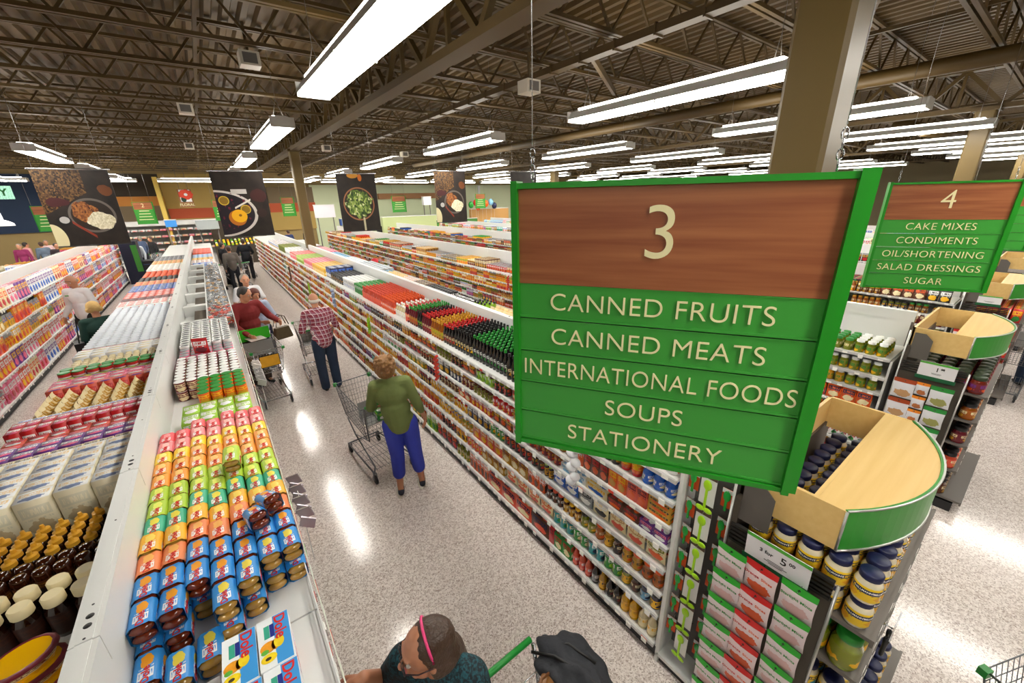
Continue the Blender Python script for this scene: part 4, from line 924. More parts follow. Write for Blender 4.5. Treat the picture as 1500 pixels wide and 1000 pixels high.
def put_pack(kind, x, y, z, lab, rx=0.0, rz=0.0):
    t = inst('fruit_cup_pack', packs[kind], None, (x, y, z), (rx, 0, rz), label=lab, category='fruit cups', group='fruit cup packs on the left gondola')
    for zz in (0.023, 0.061): inst('cup_end', cupm[0 if kind in ('blue', 'salmon orange', 'orange', 'pink', 'red') else 1], t, (0, .006, zz))
    inst('lettering', dole_s, t, (0.0, 0.036, 0.0845), (0, 0, math.pi/2)); inst('lettering', dole_s, t, (0.0415, 0.036, 0.045), (math.pi/2, 0, math.pi/2))
rr = random.Random(5); ordc = ['column beside the ridge', 'second column from the ridge', 'third column from the ridge', 'fourth column from the ridge', 'fifth column from the ridge', 'sixth column from the ridge', 'column at the shelf edge']
for c in range(7):
    x = -0.503+0.0835*c; y = 1.62+(0.10 if c == 2 else 0)+(0.30 if c >= 4 else 0); cnt_ = {}
    sq = list(seqs)
    if c == 2: sq[1] = 'blue'; 
    if c in (3, 4): sq = ['blue fruit', 'blue'] + seqs[1:]; y = 1.53 if c == 3 else 1.60
    if c == 5: sq = ['blue fruit', 'blue']+seqs[2:]; y = 1.68
    if c == 6: sq = ['blue fruit', 'blue']+seqs[2:]; y = 1.68
    for i, kd in enumerate(sq):
        z = 1.502+0.086+0.003*i*(1 if i < 4 else 0); cnt_[kd] = cnt_.get(kd, 0)+1; nn = cnt_[kd]
        near_ = '' if sq.count(kd) == 1 else (', nearer of two' if nn == 1 and sq.count(kd) == 2 else ', farther of two' if sq.count(kd) == 2 else ', nearest' if nn == 1 else ', middle' if nn == 2 else ', farthest')
        put_pack(kd, x+rr.uniform(-.003, .003), y, z+0.012, '%s fruit cup pack%s, upper layer, %s' % (kd, near_, ordc[c]), -0.05 if i < 3 else 0.0, rr.uniform(-.03, .03))
        put_pack(kd if c < 2 or i else 'blue fruit', x, y-0.02+0.0*i, 1.503, '%s fruit cup pack%s, bottom layer, %s' % (kd, near_, ordc[c]))
        y += 0.133
put_pack('blue', -.02, 1.95, 1.69, 'blue fruit cup pack lying on top at the shelf edge', -0.35, 0.3); put_pack('blue', -0.09, 1.86, 1.69, 'blue fruit cup pack on top, second from edge', -0.35, 0.2)
put_pack('lime green', -0.17, 2.45, 1.685, 'lime fruit cup pack perched on the fifth column', 0.2, -0.1)
for x, y, k in ((-.32, 1.42, 'blue fruit'), (-.41, 1.40, 'blue fruit'), (-.5, 1.46, 'blue')): put_pack(k, x, y, 1.503, 'lowest %s fruit cup pack at the near end, %s' % (k, {-.32: 'rightmost', -.41: 'middle one', -.5: 'by the ridge'}[x]))
# clear fence and wire rail along the shelf edge
t = empty('edge_fence', 'clear and white wire fence along the fruit cup shelf edge', 'fence', (0.03, .6, 1.502)); fb = MB()
for i in range(170): fb.bar((0, i*.04, .0), (0, i*.04, .07), .003, .003)
for z_ in (.07, .045, .02): fb.box((-.002, 0, z_), (.002, 6.8, z_+.004))
tag(fb.build('wires', mat('white_wire', 'dcdcda', .3), t), kind='stuff'); MB().box((.016, 0, -.045), (.02, 6.8, -.005)).build('label_holder', mat('tag_strip', 'e4e8d8', .3), t)
lb = MB(); rr2 = random.Random(8)
for i in range(52): lb.box((.02, .05+i*.13, -.043), (.022, .05+i*.13+rr2.uniform(.03, .07), -.008), rr2.choice([0, 0, 1, 2]))
tag(lb.build('edge_label', [TAGW, mat('green_edge_label', '7ac043', .5), TAGR], t), kind='stuff')
# large cartons lying face up
bigb = MB().box((-.05, -.1, 0), (.05, .1, .05)); bm2 = bigb.mesh('carton', mat('white_card', 'eef2f4', .35))
art = MB(); art.box((0.0, -.098, .0502), (.0495, .098, .0506), 0)
fruitm = [mat('card_blue', '3f9ade', .35), mat('fruit_orange', 'f59a1c', .4, noise=.3, nscale=60), mat('fruit_yellow', 'fbd31c', .4, noise=.2, nscale=70), mat('logo_navy', '1c2a86', .4), mat('logo_teal', '3aa88c', .4), mat('seal_green', '5fae3a', .4), mat('papaya_seed', '3a2c14', .5)]
for cx_, cy_, rx_, ry_, mi in ((-.02, -.02, .026, .022, 1), (.012, -.015, .016, .022, 2), (-.022, -.062, .024, .017, 2), (-.024, -.064, .009, .006, 6), (-.032, -.035, .012, .009, 5), (0, -.02, .012, .02, 1)):
    art.lathe([(1, 0.0504+.0002*mi), (1, .0508+.0002*mi)], 20, (0, 0, 0), mi, 1, Matrix.Translation((cx_, cy_, 0)) @ Matrix.Diagonal((rx_, ry_, 1, 1)), False)
art.box((-.012, .015, .0504), (0.002, .068, .0509), 3); art.box((-.03, .015, .0504), (-.013, .068, .0509), 4)
artm = art.mesh('printed_front', fruitm); doleb = text_mesh('Dole', 0.05, 0.0005, DOLE, 0.001)
for i, (x, y) in enumerate(((-.225, 1.30), (-.12, 1.30), (-.225, 1.095), (-.12, 1.095))):
    t = inst('fruit_carton', bm2, None, (x, y, 1.60), (0.0, 0, -0.03), label='flat white and blue fruit carton, %s of four at the bottom of view' % ['upper left', 'upper right', 'lower left', 'lower right'][i], category='fruit carton', group='flat fruit cartons')
    inst('printed_front', artm, t); inst('lettering', doleb, t, (.02, .045, .0512), (0, 0, -math.pi/2))
    for z_ in (1.548, 1.502): place('carton', 'box', (.1, .2, .045), cols('white', 'blue', 'orange'), (x, y, z_), 'fruit carton beneath the flat top cartons')
deck('left gondola top near end', -1.37, -0.64, 1.502, .5, [('tub', (.14, .14, .06), ('cream', 'maroon', 'yellow'), 'maroon', 'cream', 5, 'round cream tub with maroon lid', 1), ('jar', (.08, .08, .17), ('2a120a', '3a1a0c', '2a120a'), 'cream', '240e06', 3, 'short syrup jug', 1)])
deck('right half, near end', -0.53, -0.28, 1.502, .55, [('box', (.1, .2, .05), ('white', 'blue', 'orange'), None, None, 4, 'flat white fruit carton', 1)])
deck('shelf edge, near end', -0.17, 0.0, 1.502, .5, [('box', (.08, .16, .08), ('skyblue', 'white', 'orange'), None, None, 3, 'light blue carton', 1)])
# ================================================================ ENDCAPS
EPAN = mat('umber_end_panel', '4c443a', 0.5); PEGS = mat('dark_peg_panel', '5d5a58', 0.6); ALU = mat('aluminium_trim', 'c4c4c0', 0.3, .8); FASC = mat('green_fascia', '2f8f2c', 0.35)
def bend(me, R):
    for v in me.vertices: x, z = v.co.x, v.co.z; v.co.x = (R+z)*math.sin(x/R); v.co.z = (R+z)*math.cos(x/R)-R
    me.update(); return me
_pv = [(-.034+.068*i/8, y, .0002) for y in (-.011, .011) for i in range(9)]
PLATE = bend(MB().add(_pv, [(i, i+1, 10+i, 9+i) for i in range(8)]).mesh('brand_plate', mat('navy_plate', '141a44', .4)), .0505)
NAVYL = mat('navy_label', '1a2350', .4); HELL = bend(text_mesh("HELLMANN'S", .0125, .0004, mat('white_brand_lettering', 'f2f2f2', .4), .0003), .0512)
PAPER = mat('sign_paper', 'f2f1f4', 0.5); DKGR = mat('dark_green_paper', '14623a', .5); LTGR = mat('light_green_paper', '56b83c', .5); INK = mat('black_ink', '111111', .5); BARB = mat('slat_bar_black', '1a1815', .45)
def endcap(x0, x1, label, no):
    t = empty('endcap_display', label, 'display', (x0, 0, 0)); W = x1-x0
    MB().box((0.02, -0.02, 0), (W-.02, .66, .1)).build('base', KICK, t)
    MB().box((0, .64, .1), (W, .67, 1.62)).build('back_panel', EPAN, t)
    MB().box((0.0, .2, .06), (.02, .64, 1.36)).build('side_panel', EPAN, t); MB().box((W-.02, .2, .06), (W, .64, 1.36)).build('side_panel', EPAN, t)
    MB().tube([(-.004, .195, .02), (-.004, .195, 1.46)], .007, 8).build('post', ALU, t); MB().tube([(-.004, .675, .02), (-.004, .675, 1.78)], .007, 8).build('post', ALU, t)
    b = MB()
    for i in range(5): b.box((-.012, .21, 1.36+i*.024), (.01, .66, 1.373+i*.024))
    b.build('slat_bar', BARB, t)
    bk = MB(); bk.prism([(.5, 1.5), (.64, 1.5), (.64, 1.76), (.56, 1.76), (.5, 1.7)], 0, .006, 0, Matrix(((0, 0, 1, 0.01), (1, 0, 0, 0), (0, 1, 0, 0), (0, 0, 0, 1))))
    bk.build('bracket', STEEL, t)
    
    for z in (.14, .45, .74, 1.0, 1.27):
        y0 = .05 if z > .2 else -.06
        s = MB().box((.02, y0, z-.02), (W-.02, .64, z)).build('shelf', STEEL, t)
        MB().box((.015, y0-.014, z-.035), (W-.015, y0, z+.006)).build('price_rail', STEEL, s)
        tg = MB(); x = .1
        while x < W-.15: tg.box((x, y0-.0155, z-.03), (x+.05, y0-.014, z-.004)); x += .17
        tag(tg.build('price_tag', TAGW, s), kind='stuff')
    # wooden tray with half-round lid
    z0, z1 = 1.585, 1.8; e = .018
    MB().box((.05, .25, z0), (.05+e, .67, z1)).build('tray_side', BIRCH, t); MB().box((W-.05-e, .25, z0), (W-.05, .67, z1)).build('tray_side', BIRCH, t)
    MB().box((.05, .652, z0), (W-.05, .67, z1)).build('tray_side', BIRCH, t); MB().box((.05+e, .36, z0+.04), (W-.05-e, .378, z1)).build('tray_divider', BIRCH, t)
    w2 = (W-.1)/2; sag = .2; R_ = (w2*w2+sag*sag)/(2*sag); am = math.asin(w2/R_); cx = W/2; cy = .25-sag+R_
    arc = [(cx+R_*math.sin(a), cy-R_*math.cos(a)) for a in [(-am+2*am*i/24) for i in range(25)]]
    MB().prism([(W-.05-e, .376), (.05+e, .376)]+[(cx+(x-cx)*.985, y+.012) for x, y in arc], z1-.018, z1-.001).build('lid', BIRCH, t)
    f = MB()
    for (xa, ya), (xb, yb) in zip(arc, arc[1:]):
        da = Vector((cx-xa, cy-ya)).normalized()*.012; db = Vector((cx-xb, cy-yb)).normalized()*.012
        f.add([(xa, ya, z0), (xb, yb, z0), (xb+db.x, yb+db.y, z0), (xa+da.x, ya+da.y, z0), (xa, ya, z1+.004), (xb, yb, z1+.004), (xb+db.x, yb+db.y, z1+.004), (xa+da.x, ya+da.y, z1+.004)], [(0, 1, 5, 4), (1, 2, 6, 5), (2, 3, 7, 6), (3, 0, 4, 7), (4, 5, 6, 7), (3, 2, 1, 0)])
    f.build('fascia', FASC, t)
    MB().tube([(x, y-.002, z0) for x, y in arc], .006, 6).build('metal_trim', ALU, t); MB().tube([(x, y-.002, z1+.004) for x, y in arc], .005, 6).build('metal_trim', ALU, t)
    MB().tube([(.05, .25, z0), (.05, .25, z1)], .006, 6).build('metal_trim', ALU, t)
    return t
def price_card(x, y0, y1, z0, z1, t1, t2, lab):
    t = empty('price_card', lab, 'price sign', (x, (y0+y1)/2, z0)); W = y1-y0; H = z1-z0; tl = Matrix.Rotation(0, 4, 'Y')
    MB().box((0, -W/2, 0), (.003, W/2, H)).build('card', PAPER, t); MB().box((-.001, -W/2, H*.87), (0, W/2, H)).build('green_band', LTGR, t); MB().box((-.001, -W/2-.01, -.03), (.001, W/2+.01, H*.06)).build('dark_green_band', DKGR, t)
    for s, sz, dy, dz in t1: inst('lettering', text_mesh(s, sz, .0004, INK, .0006), t, (-.002, dy, dz), (math.pi/2, 0, -math.pi/2))
    for i, wd in enumerate(t2): MB().box((-.0014, -wd/2, H*.3-i*.009), (-.0004, wd/2, H*.3-i*.009+.004)).build('small_print', mat('grey_ink', '77777a', .6), t)
    t.rotation_euler = (0, -.12, 0); return t
def peg_bag(x, y, z, w_, h, capc, body, blob, words, cat_label, rz=0.0, grp='hanging candy bags'):
    cs = cols(body, body, blob, cap=capc); me = product_mesh('pouch', (.04, w_, h), cs, 0)
    t = inst('candy_bag', me, None, (x-.018, y, z-h), (0, -0.10, rz), label=cat_label, category='bag', group=grp)
    for s, sz, dz, c, dy in words: inst('lettering', text_mesh(s, sz, .0004, mat('ink_'+c, PAL[c], .5), .0004), t, (-.0225, dy, h*dz), (math.pi/2, 0, -math.pi/2))
    MB().lathe([(.006, 0), (.006, .001)], 10, (0, 0, 0), 0, 1, Matrix.Translation((-.004, 0, h*.9)) @ Matrix.Rotation(-math.pi/2, 4, 'Y')).build('hang_hole', BARB, t)
    MB().tube([(.035, 0, h*.9+.004), (-.02, 0, h*.9+.004), (-.03, 0, h*.9+.012)], .002, 5).build('peg_hook', CHROME, t)
    return t
# --- endcap of the main right gondola
endcap(1.90, 3.19, 'wood-topped endcap display with mayonnaise jars beneath, nearest the big sign', 1)
mayo = cols('f0c820', '1a2350', 'e8a820', cap='navy', body='efe2c4')
for z, lay in ((1.272, 'lower layer'), (1.419, 'upper layer')):
    for i in range(12):
        for j in range(5 if lay == 'upper layer' else 4):
            y = .12+.108*j if lay == 'upper layer' else .12+.108*j
            place('jar', 'jar', (.1, .1, .147), mayo, (1.975+.1015*i, y, z), 'navy-lidded mayonnaise jar, %s, %s along, %s from front, near tray' % (lay, nth(i+1), nth(j+1)), extra='HELL' if i == 0 or j == 0 else None, prio=200 if i < 9 else 0)
for z, sh, d, cs, nm in ((1.002, 'jar', (.12, .12, .2), cols('olive', 'olive', 'yellow', cap='green', body='8d9a1c'), 'tall pickle jar'), (.742, 'jar', (.1, .1, .14), cols('f0c820', '1a2350', '3aa0c0', cap='navy', body='efe2c4'), 'blue-banded mayonnaise jar'), (.452, 'jar', (.1, .1, .13), mayo, 'low mayonnaise jar'), (.582, 'jar', (.1, .1, .13), mayo, 'stacked upper mayonnaise jar'), (.142, 'jar', (.1, .1, .14), mayo, 'bottom shelf mayonnaise jar')):
    for i in range(int(1.22/(d[0]+.004))):
        for j in range(2): place('jar', sh, d, cs, (1.98+(d[0]+.003)*i, (.115 if z > .2 else .02)+j*(d[0]+.004), z), '%s, %s along%s, cross-aisle side of near endcap' % (nm, nth(i+1), ', behind' if j else ''), prio=100 if i < 4 else 0)
price_card(1.852, .285, .56, 1.37, 1.53, [('3 for', .03, .045, .09), ('5', .06, -.03, .09), ('00', .026, -.065, .102)], (.07, .1, .06), 'white price sign with green edge reading 3 for 5.00')
GB = [(0.605, 1.375, 'green'), (0.462, 1.385, 'red'), (0.305, 1.40, 'green')]
colnm = ['column beside the spatulas', 'middle column', 'column nearest the cross aisle']; ROWN = ['top', 'second', 'third', 'fourth', 'fifth', 'sixth', 'lowest']
for ci, (y, zt, c) in enumerate(GB):
    for r in range(7):
        z = zt-.178*r
        if z < .25: continue
        if c == 'green': peg_bag(1.862, y, z, .148, .2, '2fae2e', 'e6d6d8', 'd8b0ae', [('Starlight Mints', .022, .68, 'green', 0)], 'green-topped bag of striped mints, %s of %s' % (ROWN[r], colnm[ci]), RS.uniform(-.05, .05))
        else: peg_bag(1.862, y, z, .15, .2, 'd3201f', 'ead6d6', 'd9531c', [('Orange', .023, .68, 'red', .034), ('Slices', .023, .68, 'orange', -.036)], 'red-topped bag of orange slices, %s of %s' % (ROWN[r], colnm[ci]), RS.uniform(-.05, .05))
# --- recessed spatula bay between gondola and endcap
t = empty('clip_bay', 'narrow recessed white bay hung with green spatulas beside the candy bags', 'display', (1.89, .68, 0))
MB().box((.02, 0, 0), (.5, .28, .06)).build('base', KICK, t); MB().box((0, 0, .06), (.5, .28, .09)).build('base_shelf', WHITE, t); MB().box((.0, .262, .0), (.6, .285, 1.8)).build('side_post', WHITE, t)
pb = MB(); pb.box((.16, 0, .09), (.17, .262, 1.78)); pb.build('pegboard', PEGS, t); MB().box((.17, 0, .09), (.5, .26, 1.78)).build('column_cover', EPAN, t)
OR = mat('orange_card', 'e2541c', .5); WC = mat('white_blister_card', 'eceaea', .35); GS = mat('spatula_green', '16a83a', .3); LS = mat('spatula_lime', 'a6dc1c', .3); BC = mat('brown_card', '5a4038', .5)
def spat(big):
    w_, h = (.085, .2) if big else (.06, .12); c = MB().box((0, -w_/2, -h), (.002, w_/2, 0)).mesh('card', WC if big else OR)
    hd = MB().box((-.001, -w_/2, -.028), (0, w_/2, 0)).mesh('card_header', BC if big else WC)
    s = MB(); s.ell((-.012, 0, -h*.32), (.007, .024 if big else .02, .034), None, 12); s.bar((-.012, 0, -h*.4), (-.012, 0, -h*1.1), .012, .008)
    if big:
        for dy in (-.022, .022): s.ell((-.014, dy, -h*1.12), (.006, .026, .018), None, 10)
    return c, hd, s.mesh('spatula', LS if big else GS)
SM = [spat(False), spat(True)]
for ci, (yy, big, n, z0_, dz) in enumerate(((.905, 0, 7, 1.62, .195), (.815, 1, 6, 1.66, .245), (.725, 0, 7, 1.6, .2))):
    for r in range(n):
        z = z0_-dz*r; x = 1.935-(.02 if big else 0)+(.02 if ci == 2 else 0)
        t = empty('spatula_pack', '%s spatula pack, %s of %s' % ('lime' if big else 'green', ROWN[r] if r < 6 or n == 7 else 'lowest', ['the column beside the shelves', 'the wide middle column', 'the column beside candy bags'][ci]), 'spatula', (x, yy, z), RS.uniform(-.15, .15), 'hanging spatula packs')
        for nm, me in zip(('card', 'card_header', 'spatula'), SM[big]): inst(nm, me, t)
        MB().tube([(.11, 0, -.008), (-.02, 0, -.008)], .0015, 4).build('peg_hook', CHROME, t)
# clear sign holder and two torches clipped to the cross-aisle edge
t = empty('clear_sign_holder', 'clear plastic sign holder clipped to shelf edge facing the cross aisle', 'sign holder', (2.35, -.0, .98)); CLR = mat('clear_plastic', 'ffffff', .05, trans=1.0)
MB().box((-.06, -.003, 0), (.06, .003, .1)).build('pane', CLR, t); b = MB()
for p, q in (((-.06, 0), (.06, 0)), ((-.06, .1), (.06, .1)), ((-.06, 0), (-.06, .1)), ((.06, 0), (.06, .1))): b.bar((p[0], 0, p[1]), (q[0], 0, q[1]), .004, .004)
b.build('rim', mat('frosted_rim', 'e6e6ea', .3), t); MB().tube([(0, 0.06, .03), (0, 0, .03)], .004, 6).build('clip', CHROME, t)
for dx in (-.03, .03):
    t = empty('torch', 'small black torch hanging below the clear holder, %s one' % ('left' if dx < 0 else 'right'), 'torch', (2.35+dx, .01, .84), 0, 'hanging torches')
    MB().lathe([(.008, 0), (.01, .01), (.01, .08), (.013, .1), (.013, .12)], 12).build('barrel', BLACKP, t); MB().tube([(0, 0, .12), (0, 0, .15)], .0015, 4).build('cord', CHROME, t)

# --- second endcap (pickle gondola)
endcap(5.43, 6.74, 'wood-topped endcap display with salsa jars beneath, second in the row', 2)
sal = cols('maroon', 'purple', 'orange', cap='2b3a22', body='7a2412')
for i in range(10):
    for j in range(4): place('jar', 'jar', (.115, .115, .17), sal, (5.52+.12*i, .13+.12*j, 1.272), 'dark-lidded salsa jar, %s along, %s from front, under second wooden tray' % (nth(i+1), nth(j+1)), prio=60 if i < 7 else 0)
for z, c in ((1.002, 'amber'), (.742, 'maroon'), (.452, 'coral'), (.142, 'brown')):
    for i in range(10): place('jar', 'jar', (.11, .11, .16), cols(c, 'cream', 'gold', cap='black', body=c), (5.52+.12*i, .12, z), '%s jar, %s along, second endcap, %s' % (c, nth(i+1), {1.002: 'upper shelf', .742: 'middle shelf', .452: 'lower shelf', .142: 'bottom shelf'}[z]))
price_card(5.385, .27, .53, 1.36, 1.52, [('1', .06, .0, .09), ('00', .026, -.035, .105)], (.07, .06), 'white price sign with green edge reading 1.00 on second endcap')
for i, (y, w_, capc, nm) in enumerate(((.585, .17, 'a8441c', 'rust-topped'), (.455, .1, 'f08a1c', 'orange-topped'), (.32, .16, '2a8f3a', 'green-topped'))):
    for r in range(4):
        peg_bag(5.39, y, 1.30-(.15 if i == 1 else .22)*r, w_, .14 if i == 1 else .215, capc, 'e4e4e8', ['c79a6a', 'b5682e', 'a8a860'][i], [], '%s white snack bag, %s in its column, second endcap' % (nm, ROWN[r]), grp='hanging snack bags')
# --- third and fourth endcaps
endcap(8.96, 10.27, 'wood-topped endcap display with red packs beneath, third in the row', 3)
for i in range(11):
    for j, z in ((0, 1.272), (1, 1.272), (2, 1.272), (3, 1.272)): place('carton', 'box', (.1, .1, .2), cols('red', 'yellow', 'green'), (9.03+.11*i, .12+.115*j, z), 'red and yellow carton, %s along, %s back, under third wooden tray' % (nth(i+1), nth(j+1)), prio=20)
    for z in (.142, .452, .742, 1.002): place('carton', 'box', (.1, .1, .2), cols('red', 'white', 'gold'), (9.03+.11*i, .12, z), 'red carton, %s along, front of third endcap, shelf at height %s' % (nth(i+1), {.142: 'lowest', .452: 'second', .742: 'third', 1.002: 'fourth'}[z]))
for i, y in enumerate((.585, .455, .32)):
    for r in range(4): peg_bag(8.92, y, 1.3-.22*r, .13, .2, 'c8281c', 'e6d8d8', 'd8781c', [], 'red-topped bag on the third endcap, %s, %s column' % (ROWN[r], ['inner', 'middle', 'outer'][i]), grp='red bags on third endcap')
price_card(8.93, .3, .53, 1.5, 1.62, [], (.1, .07), 'small white price sign on the third endcap')
endcap(12.49, 13.8, 'wood-topped endcap display at the far right, fourth in the row', 4)

# hanging clip strips along the aisle
def clip_strip(x, y, ztop, n, m, shape, lab, face=-1):
    t = empty('clip_strip', lab, 'clip strip', (x, y, ztop), 0, 'clip strips hanging in the aisle')
    MB().box((-.002, -.012, -n*.06-.03), (.002, .012, .02)).build('strip', mat('clear_strip', 'e8e8e8', .2), t)
    for i in range(n):
        b = MB()
        if shape == 'puff': b.ell((face*.03, .02*(-1)**i, -.04-i*.06), (.035, .045, .035), None, 12)
        elif shape == 'card': b.box((0, -.004, -.035), (face*.08, .004, .03), 0, Matrix.Translation((face*-.03, .06*i-.2, -.03)) @ Matrix.Rotation(-.5, 4, 'Z') @ Matrix.Rotation(.3*(-1)**i, 4, 'Y'))
        else: b.bar((face*.02, -.03, -.02-i*.05), (face*.03, .03, -.09-i*.05), .03, .02)
        b.build('hanging_item', m, t)
clip_strip(1.82, 1.72, 1.5, 7, mat('white_puff', 'e6e8ec', .6), 'puff', 'strip of white rounded packets hanging before the near shelves')
clip_strip(1.82, 3.95, 1.45, 6, mat('red_item', 'd83a22', .4), 'bar', 'strip of red-orange items hanging beside the dark soy bottles')
clip_strip(1.82, 6.4, 1.35, 5, LS, 'bar', 'strip of lime items hanging before the yellow packets')
clip_strip(1.82, 8.6, 1.45, 6, mat('blue_white_item', 'a8b8d8', .4), 'puff', 'strip of blue and white packets past the plaid-shirted man')
clip_strip(1.82, 11.2, 1.2, 6, LS, 'bar', 'far strip of bright lime items')
clip_strip(1.82, 14.0, 1.3, 8, mat('brown_item', '6b3a22', .5), 'bar', 'far strip of dark brown items')
clip_strip(0.10, 2.35, 1.45, 8, mat('silver_magenta_card', 'b0a6ae', .25, .4), 'card', 'fan of silver and magenta pouches hanging off the fruit cup shelf', 1)
clip_strip(0.12, 4.75, 1.42, 7, mat('black_white_card', 'c8c4c4', .4), 'card', 'fan of white and dark cards hanging off shelf near the green-handled cart', 1)
clip_strip(0.12, 5.15, 1.46, 3, mat('white_orange_card', 'efe8e0', .4), 'card', 'white cards with orange print hanging off left gondola edge', 1)
clip_strip(5.36, 2.0, 1.5, 5, mat('pink_note', 'f0d8dc', .5), 'card', 'pink and white cards hanging before the jars in the next aisle')
clip_strip(5.36, 7.4, 1.45, 6, mat('red_item2', 'd23022', .4), 'bar', 'strip of red items hanging in the next aisle')
# ================================================================ PEOPLE
def evalmesh(mb, voxel, smooth, name, m, mats=None):
    me = mb.mesh(name, m); o = bpy.data.objects.new(name, me); C.objects.link(o)
    r = o.modifiers.new('r', 'REMESH'); r.mode = 'VOXEL'; r.voxel_size = voxel; r.use_smooth_shade = True
    s = o.modifiers.new('s', 'SMOOTH'); s.iterations = smooth; s.factor = .5
    dg = bpy.context.evaluated_depsgraph_get(); dg.update(); nm = bpy.data.meshes.new_from_object(o.evaluated_get(dg)); bpy.data.objects.remove(o)
    nm.materials.clear(); nm.materials.append(m); nm.name = name; return nm
SKIN = mat('skin', 'c98d6c', .5, noise=.06, nscale=20); SKIN2 = mat('skin_tanned', 'b0785a', .42, noise=.08, nscale=20)
def cloth(name, c, b=.25): return mat(name, c, .85, bump=b, bscale=30, noise=.12, nscale=9)
def V3(*a): return Vector(a)
def hand(b, wr, d, pn, side, curl=.5, s=1.0, voxfine=True):
    """palm, four unequal bent fingers and a thumb; d = finger direction, pn = palm normal"""
    d = Vector(d).normalized(); pn = Vector(pn); pn = (pn-d*pn.dot(d)).normalized(); ac = d.cross(pn)*side
    rf = .0085*s if voxfine else .011*s
    b.capsule(wr, wr+d*.03*s, .024*s, .024*s)
    for i, (o, L) in enumerate(((-.027, .066), (-.009, .076), (.009, .071), (.027, .055))):
        k = wr+d*.085*s+ac*o*s; b.capsule(wr+d*.02*s+ac*o*.5*s, k, .015*s, .0125*s, 10)
        d1 = (d*math.cos(curl*.6)+pn*math.sin(curl*.6)); m_ = k+(d1+ac*o*3).normalized()*L*.5*s; d2 = d*math.cos(curl*1.5)+pn*math.sin(curl*1.5)
        b.capsule(k, m_, rf*1.1, rf, 8); b.capsule(m_, m_+d2*L*.5*s, rf, rf*.8, 8)
    tb = wr+d*.025*s-ac*.022*s; t1 = tb+(d*.55-ac*.7+pn*.25).normalized()*.045*s; t2 = t1+(d*.85-ac*.25+pn*.35).normalized()*.032*s
    b.capsule(tb, t1, .014*s, .0105*s, 8); b.capsule(t1, t2, .0105*s, .008*s, 8)
def person(label, loc, yaw, H=1.68, top=None, bottom=None, hair=None, hairstyle='short', pose=None, skin=None, sleeve=1.0, pant=1.0, shoe=None, vox=.012, bulk=1.0, female=False, acc=(), headturn=0, headpitch=0, group='shoppers', lean=0):
    k = H/1.70; P = dict(pel=V3(0, 0, .93), waist=V3(0, 0, 1.08), chest=V3(0, .0, 1.27), neck=V3(0, -.01, 1.43), head=V3(0, .02, 1.585),
        shL=V3(-.175, 0, 1.39), shR=V3(.175, 0, 1.39), elL=V3(-.23, -.02, 1.11), elR=V3(.23, -.02, 1.11), wrL=V3(-.24, .06, .88), wrR=V3(.24, .06, .88),
        hiL=V3(-.09, 0, .9), hiR=V3(.09, 0, .9), knL=V3(-.1, .03, .49), knR=V3(.1, .03, .49), anL=V3(-.1, -.02, .085), anR=V3(.1, -.02, .085),
        hdL=V3(0, .15, -1), hdR=V3(0, .15, -1), pnL=V3(1, 0, 0), pnR=V3(-1, 0, 0))
    if female:
        for a in ('shL', 'shR'): P[a] = Vector((P[a].x*.88, P[a].y, P[a].z))
    if pose: P.update({a: Vector(v) for a, v in pose.items()})
    if lean:
        Rm = Matrix.Rotation(-lean, 3, 'X'); c0 = P['pel']
        for a in ('waist', 'chest', 'neck', 'head', 'shL', 'shR'):
            if pose and a in pose: continue
            P[a] = c0+Rm @ (P[a]-c0)
    for a in P:
        if a[:2] not in ('hd', 'pn'): P[a] = P[a]*k
    t = empty('person', label, 'person', loc, yaw, group); sk = skin or SKIN; bk = bulk
    b = MB(); HR = Matrix.Rotation(headturn, 3, 'Z') @ Matrix.Rotation(-headpitch, 3, 'X'); hc = P['head']; hv = lambda x, y, z: hc+HR @ (Vector((x, y, z))*k)
    b.ell(hv(0, -.005, .025), (.076*k, .094*k, .098*k), HR, 20); b.ell(hv(0, .025, -.045), (.056*k, .062*k, .07*k), HR, 16); b.ell(hv(0, .062, -.088), (.028*k, .024*k, .022*k), HR, 10)
    b.capsule(hv(0, .086, .01), hv(0, .108, -.022), .010*k, .015*k, 8); b.ell(hv(0, .089, -.055), (.022*k, .008*k, .008*k), HR, 8); b.ell(hv(0, .08, .04), (.052*k, .014*k, .011*k), HR, 10)
    for s in (-1, 1): b.ell(hv(s*.077, -.008, -.008), (.011*k, .02*k, .032*k), HR, 10)
    b.capsule(P['neck']-V3(0, 0, .04), hv(0, -.015, -.06), .056*k*(.88 if female else 1), .05*k*(.88 if female else 1), 12)
    def torso(b, g):
        b.ell(P['chest'], ((.155*bk+g)*k, (.095*bk+g)*k, .17*k), None, 18); b.ell(P['waist'], ((.135*bk+g)*k, (.095*bk*bk+g)*k, .15*k), None, 16)
        b.capsule(P['shL']*.96+P['neck']*.04, P['shR']*.96+P['neck']*.04, (.055+g)*k, (.055+g)*k); b.capsule(P['chest'], P['neck']-V3(0, 0, .01), (.085+g)*k, (.05+g)*k)
    torso(b, -.01); b.ell(P['pel'], (.145*bk*k, .1*bk*k, .11*k), None, 14)
    for s in 'LR':
        sd = -1 if s == 'L' else 1
        b.capsule(P['sh'+s], P['el'+s], .046*k, .037*k); b.capsule(P['el'+s], P['wr'+s], .037*k, .025*k)
        hand(b, P['wr'+s], P['hd'+s], P['pn'+s], sd, .55, k*1.0, vox < .009)
        b.capsule(P['hi'+s], P['kn'+s], .076*k, .052*k); b.capsule(P['kn'+s], P['an'+s], .054*k, .036*k); b.capsule(P['an'+s]-V3(0, 0, .03), P['an'+s]+V3(0, .12, -.045)*k, .034*k, .028*k)
    inst('body', evalmesh(b, vox, 2, 'body', sk), t)
